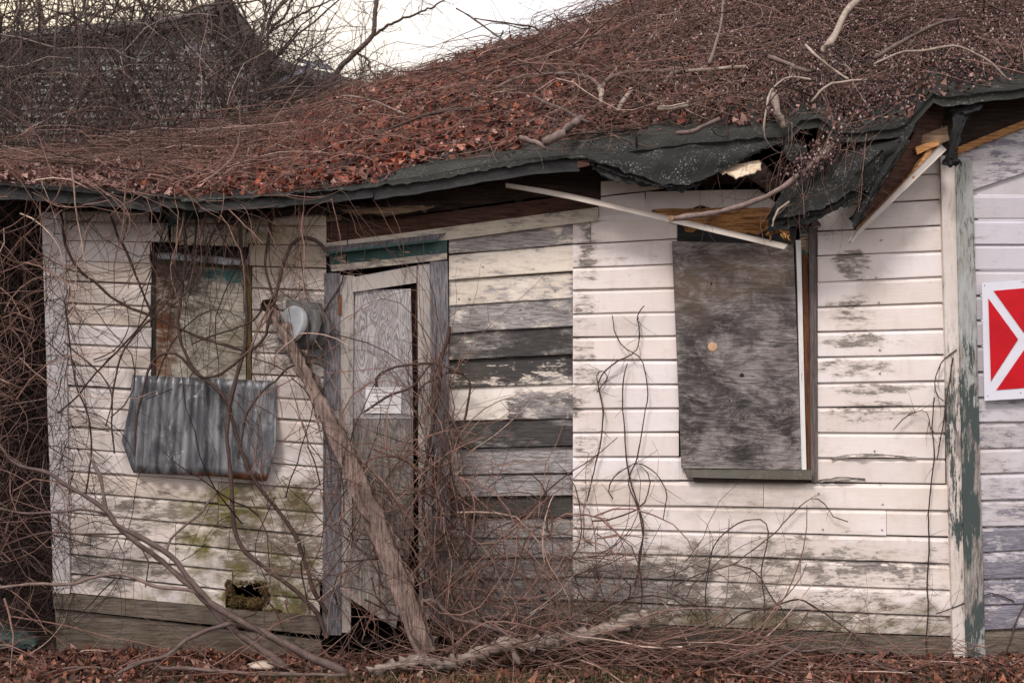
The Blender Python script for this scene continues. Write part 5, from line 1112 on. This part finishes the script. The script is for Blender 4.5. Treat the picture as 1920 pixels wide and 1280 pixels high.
# ------------------------------------------------------------------ saplings and bare trees behind
SG = 'bare stems in the thicket behind the roof'
for pts, d, lab in [([(95, 375), (100, 300), (125, 240), (150, 190), (170, 150), (190, 140)], 9, 'pale forked stem curving up from the left eave'),
                    ([(205, 285), (208, 240), (200, 190), (188, 150)], 12, 'short thick trunk in the left thicket'),
                    ([(345, 255), (350, 200), (360, 165), (372, 120)], 8, 'stem left of the pale vertical one in the thicket'),
                    ([(395, 240), (400, 190), (405, 150), (412, 118)], 11, 'mossy stem in the centre of the thicket'),
                    ([(430, 232), (420, 190), (416, 165), (435, 130), (470, 118)], 8, 'bowed stem near the right end of the thicket'),
                    ([(462, 226), (465, 160), (480, 100), (496, 40), (498, -20)], 6, 'straight stem rising past the house roof'),
                    ([(240, 270), (236, 215), (225, 180), (245, 130), (300, 90), (330, 50)], 7, 'stem bending right across the house wall'),
                    ([(330, 250), (322, 200), (318, 150), (312, 108)], 6, 'pale peeling stem in the thicket'),
                    ([(385, 190), (382, 150), (378, 115)], 5, 'short pale stem beside the house window'),
                    ([(130, 300), (135, 250), (170, 200), (215, 160), (270, 140), (300, 115)], 5, 'arching stem over the left thicket'),
                    ([(20, 360), (22, 250), (15, 150), (25, 60)], 8, 'upright stem near the left edge'),
                    ([(60, 350), (72, 260), (95, 170), (105, 60), (110, -20)], 9, 'long upright stem rising above the house eave'),
                    ([(145, 300), (146, 200), (148, 100), (146, -20)], 5, 'thin straight stem to the top edge'),
                    ([(185, 290), (182, 200), (188, 90), (200, 30), (185, -30)], 6, 'tall slender stem left of centre')]:
    stem_obj('sapling', [(p[0], p[1], 2.4) for p in pts], d * 1.0, d * .6, lab, 'sapling', random.choice(['twig_olive', 'vine', 'branch']), side=16, sl=(.1, .5), group=SG, sr=.003, K=6)

def tree(px_, base_y, h, label, lean=0, seed=0, r0=.06, first=None, wide=1.0):
    r_ = np.random.default_rng(seed)
    b0 = np.array([VX(px_, base_y), base_y, 0.0]); root = empty('bare_tree', b0, label, 'tree', None)
    lines = []
    def br(p, d, L_, r, lev):
        m = 8; pts = [p]; 
        for i in range(m - 1):
            d = d + r_.normal(0, .14 + lev * .04, 3) + np.array([0, 0, .05]); d /= np.linalg.norm(d); pts.append(pts[-1] + d * L_ / (m - 1))
        pts = np.array(pts); lines.append((pts, np.linspace(r, r * .55, m), lev))
        if lev >= 4: return
        for k in range([5, 4, 4, 3][lev]):
            j = r_.integers(3, m); dd = d + r_.normal(0, .75 * wide, 3) * np.array([1, .7, .7]); dd /= np.linalg.norm(dd)
            br(pts[j], dd, L_ * r_.uniform(.45, .7), r * .5, lev + 1)
    br(b0, np.array([lean, 0, 1.0]), h, r0, 0)
    tr = [l for l in lines if l[2] == 0]; cr_ = [l for l in lines if l[2] > 0]
    link('trunk', mesh_np('trunk', *tubes(np.array([l[0] for l in tr]), np.array([l[1] for l in tr]), 8), True), M['sky_branch'], root)
    R = np.maximum(np.array([l[1] for l in cr_]), .0035)
    c_ = link('crown', mesh_np('crown', *tubes(np.array([l[0] for l in cr_]), R, 4), True), M['sky_branch'], root)
    return root
tree(70, 7.0, 3.6, 'bare tree behind the house at the far left', 0.05, 3, .10)
tree(230, 8.0, 4.2, 'bare tree whose twigs rise over the house eave', -.05, 5, .09)
tree(-60, 9.0, 4.0, 'bare tree partly cut by the left edge', .1, 9, .10)
tree(330, 9.5, 4.4, 'bare tree rising behind the house gable', .02, 12, .06)
# the branch standing against the sky
sb = empty('bare_tree', P(560, 640, 3.4), 'lone bare tree whose crooked branch stands against the white sky', 'tree')
def sky_line(pts, d0, d1, per, ln):
    c_ = cr([(p[0], p[1], 3.4) for p in pts], 26); k = (D + 3.4) / D / S
    W = np.stack([(c_[:, 0] - 960) * k, c_[:, 2], CZ - (c_[:, 1] - 640) * k], 1) + rng.normal(0, .004, (26, 3))
    R = np.linspace(d0, d1, 26) / 2 * k
    C = child_twigs(W[None], per, ln[0], ln[1], .003, 7, .8, curl=2, noise=.7, grav=0, view=1)
    C2 = child_twigs(C, 3, ln[0] * .4, ln[1] * .4, .002, 7, .8, curl=2, noise=.7)
    return [tubes(W[None], R[None], 7)], [tubes(C, taper(len(C), 7, np.full(len(C), .0035)), 4), tubes(C2, taper(len(C2), 7, np.full(len(C2), .0022)), 3)]
tp, cp = [], []
for pts, d0, d1, per, ln in [([(560, 330), (600, 210), (632, 136), (655, 112), (680, 88), (700, 66), (703, 40), (702, 15), (708, -30)], 14, 8, 14, (.08, .4)),
                             ([(702, 66), (735, 45), (765, 32), (800, 18), (840, -4)], 6, 3, 8, (.08, .3)),
                             ([(672, 102), (688, 112), (694, 130), (708, 150)], 5, 3, 6, (.05, .25)),
                             ([(500, 120), (505, 60), (535, 30), (548, -10)], 8, 4, 12, (.1, .5)), ([(505, 60), (545, 38), (600, 10), (640, -6)], 5, 3, 10, (.1, .4))]:
    a, b = sky_line(pts, d0, d1, per, ln); tp += a; cp += b
link('trunk', mesh_np('trunk', *join(tp), True), M['sky_branch'], sb); link('crown', mesh_np('crown', *join(cp), True), M['sky_branch'], sb)

# ------------------------------------------------------------------ ground litter and grass
n = 46000
x = rng.uniform(-3.9, 3.9, n); y = -2.6 * rng.random(n) ** 1.5 + .0; z = ground_z(x, y) + rng.uniform(0, .018, n)
dens = (rng.random(n) < np.where(y > -.55, 1.0, .8)); x, y, z = x[dens], y[dens], z[dens]; n = len(x)
nr = np.stack([rng.normal(0, .6, n), rng.normal(0, .6, n), np.ones(n)], 1)
tag(leaf_obj('leaf_litter', leaves_geo(np.stack([x, y, z], 1), nr, .014 + .032 * rng.random(n) ** 1.6, .6), M['ground_leaf']), 'red brown dead leaves covering the ground before the shed', 'leaves', kind='stuff')
n = 14000
x = rng.uniform(-3.9, 3.9, n); y = -.5 - 1.6 * rng.random(n) ** 1.3; k = np.sin(x * 1.7 + 2) + np.sin(x * 4.1) * .5 + rng.normal(0, .4, n) > .1; x, y = x[k], y[k]; n = len(x)
C = grow(np.stack([x, y, ground_z(x, y)], 1), np.stack([rng.normal(0, .5, n), rng.normal(0, .5, n), np.ones(n)], 1), rng.uniform(.03, .08, n), 4, 4, .5)
tag(link('grass', mesh_np('grass', *tubes(C, taper(n, 4, np.full(n, .0016), .2), 3)), M['grass']), 'short pale grass showing through the leaves at the bottom edge', 'grass', kind='stuff')
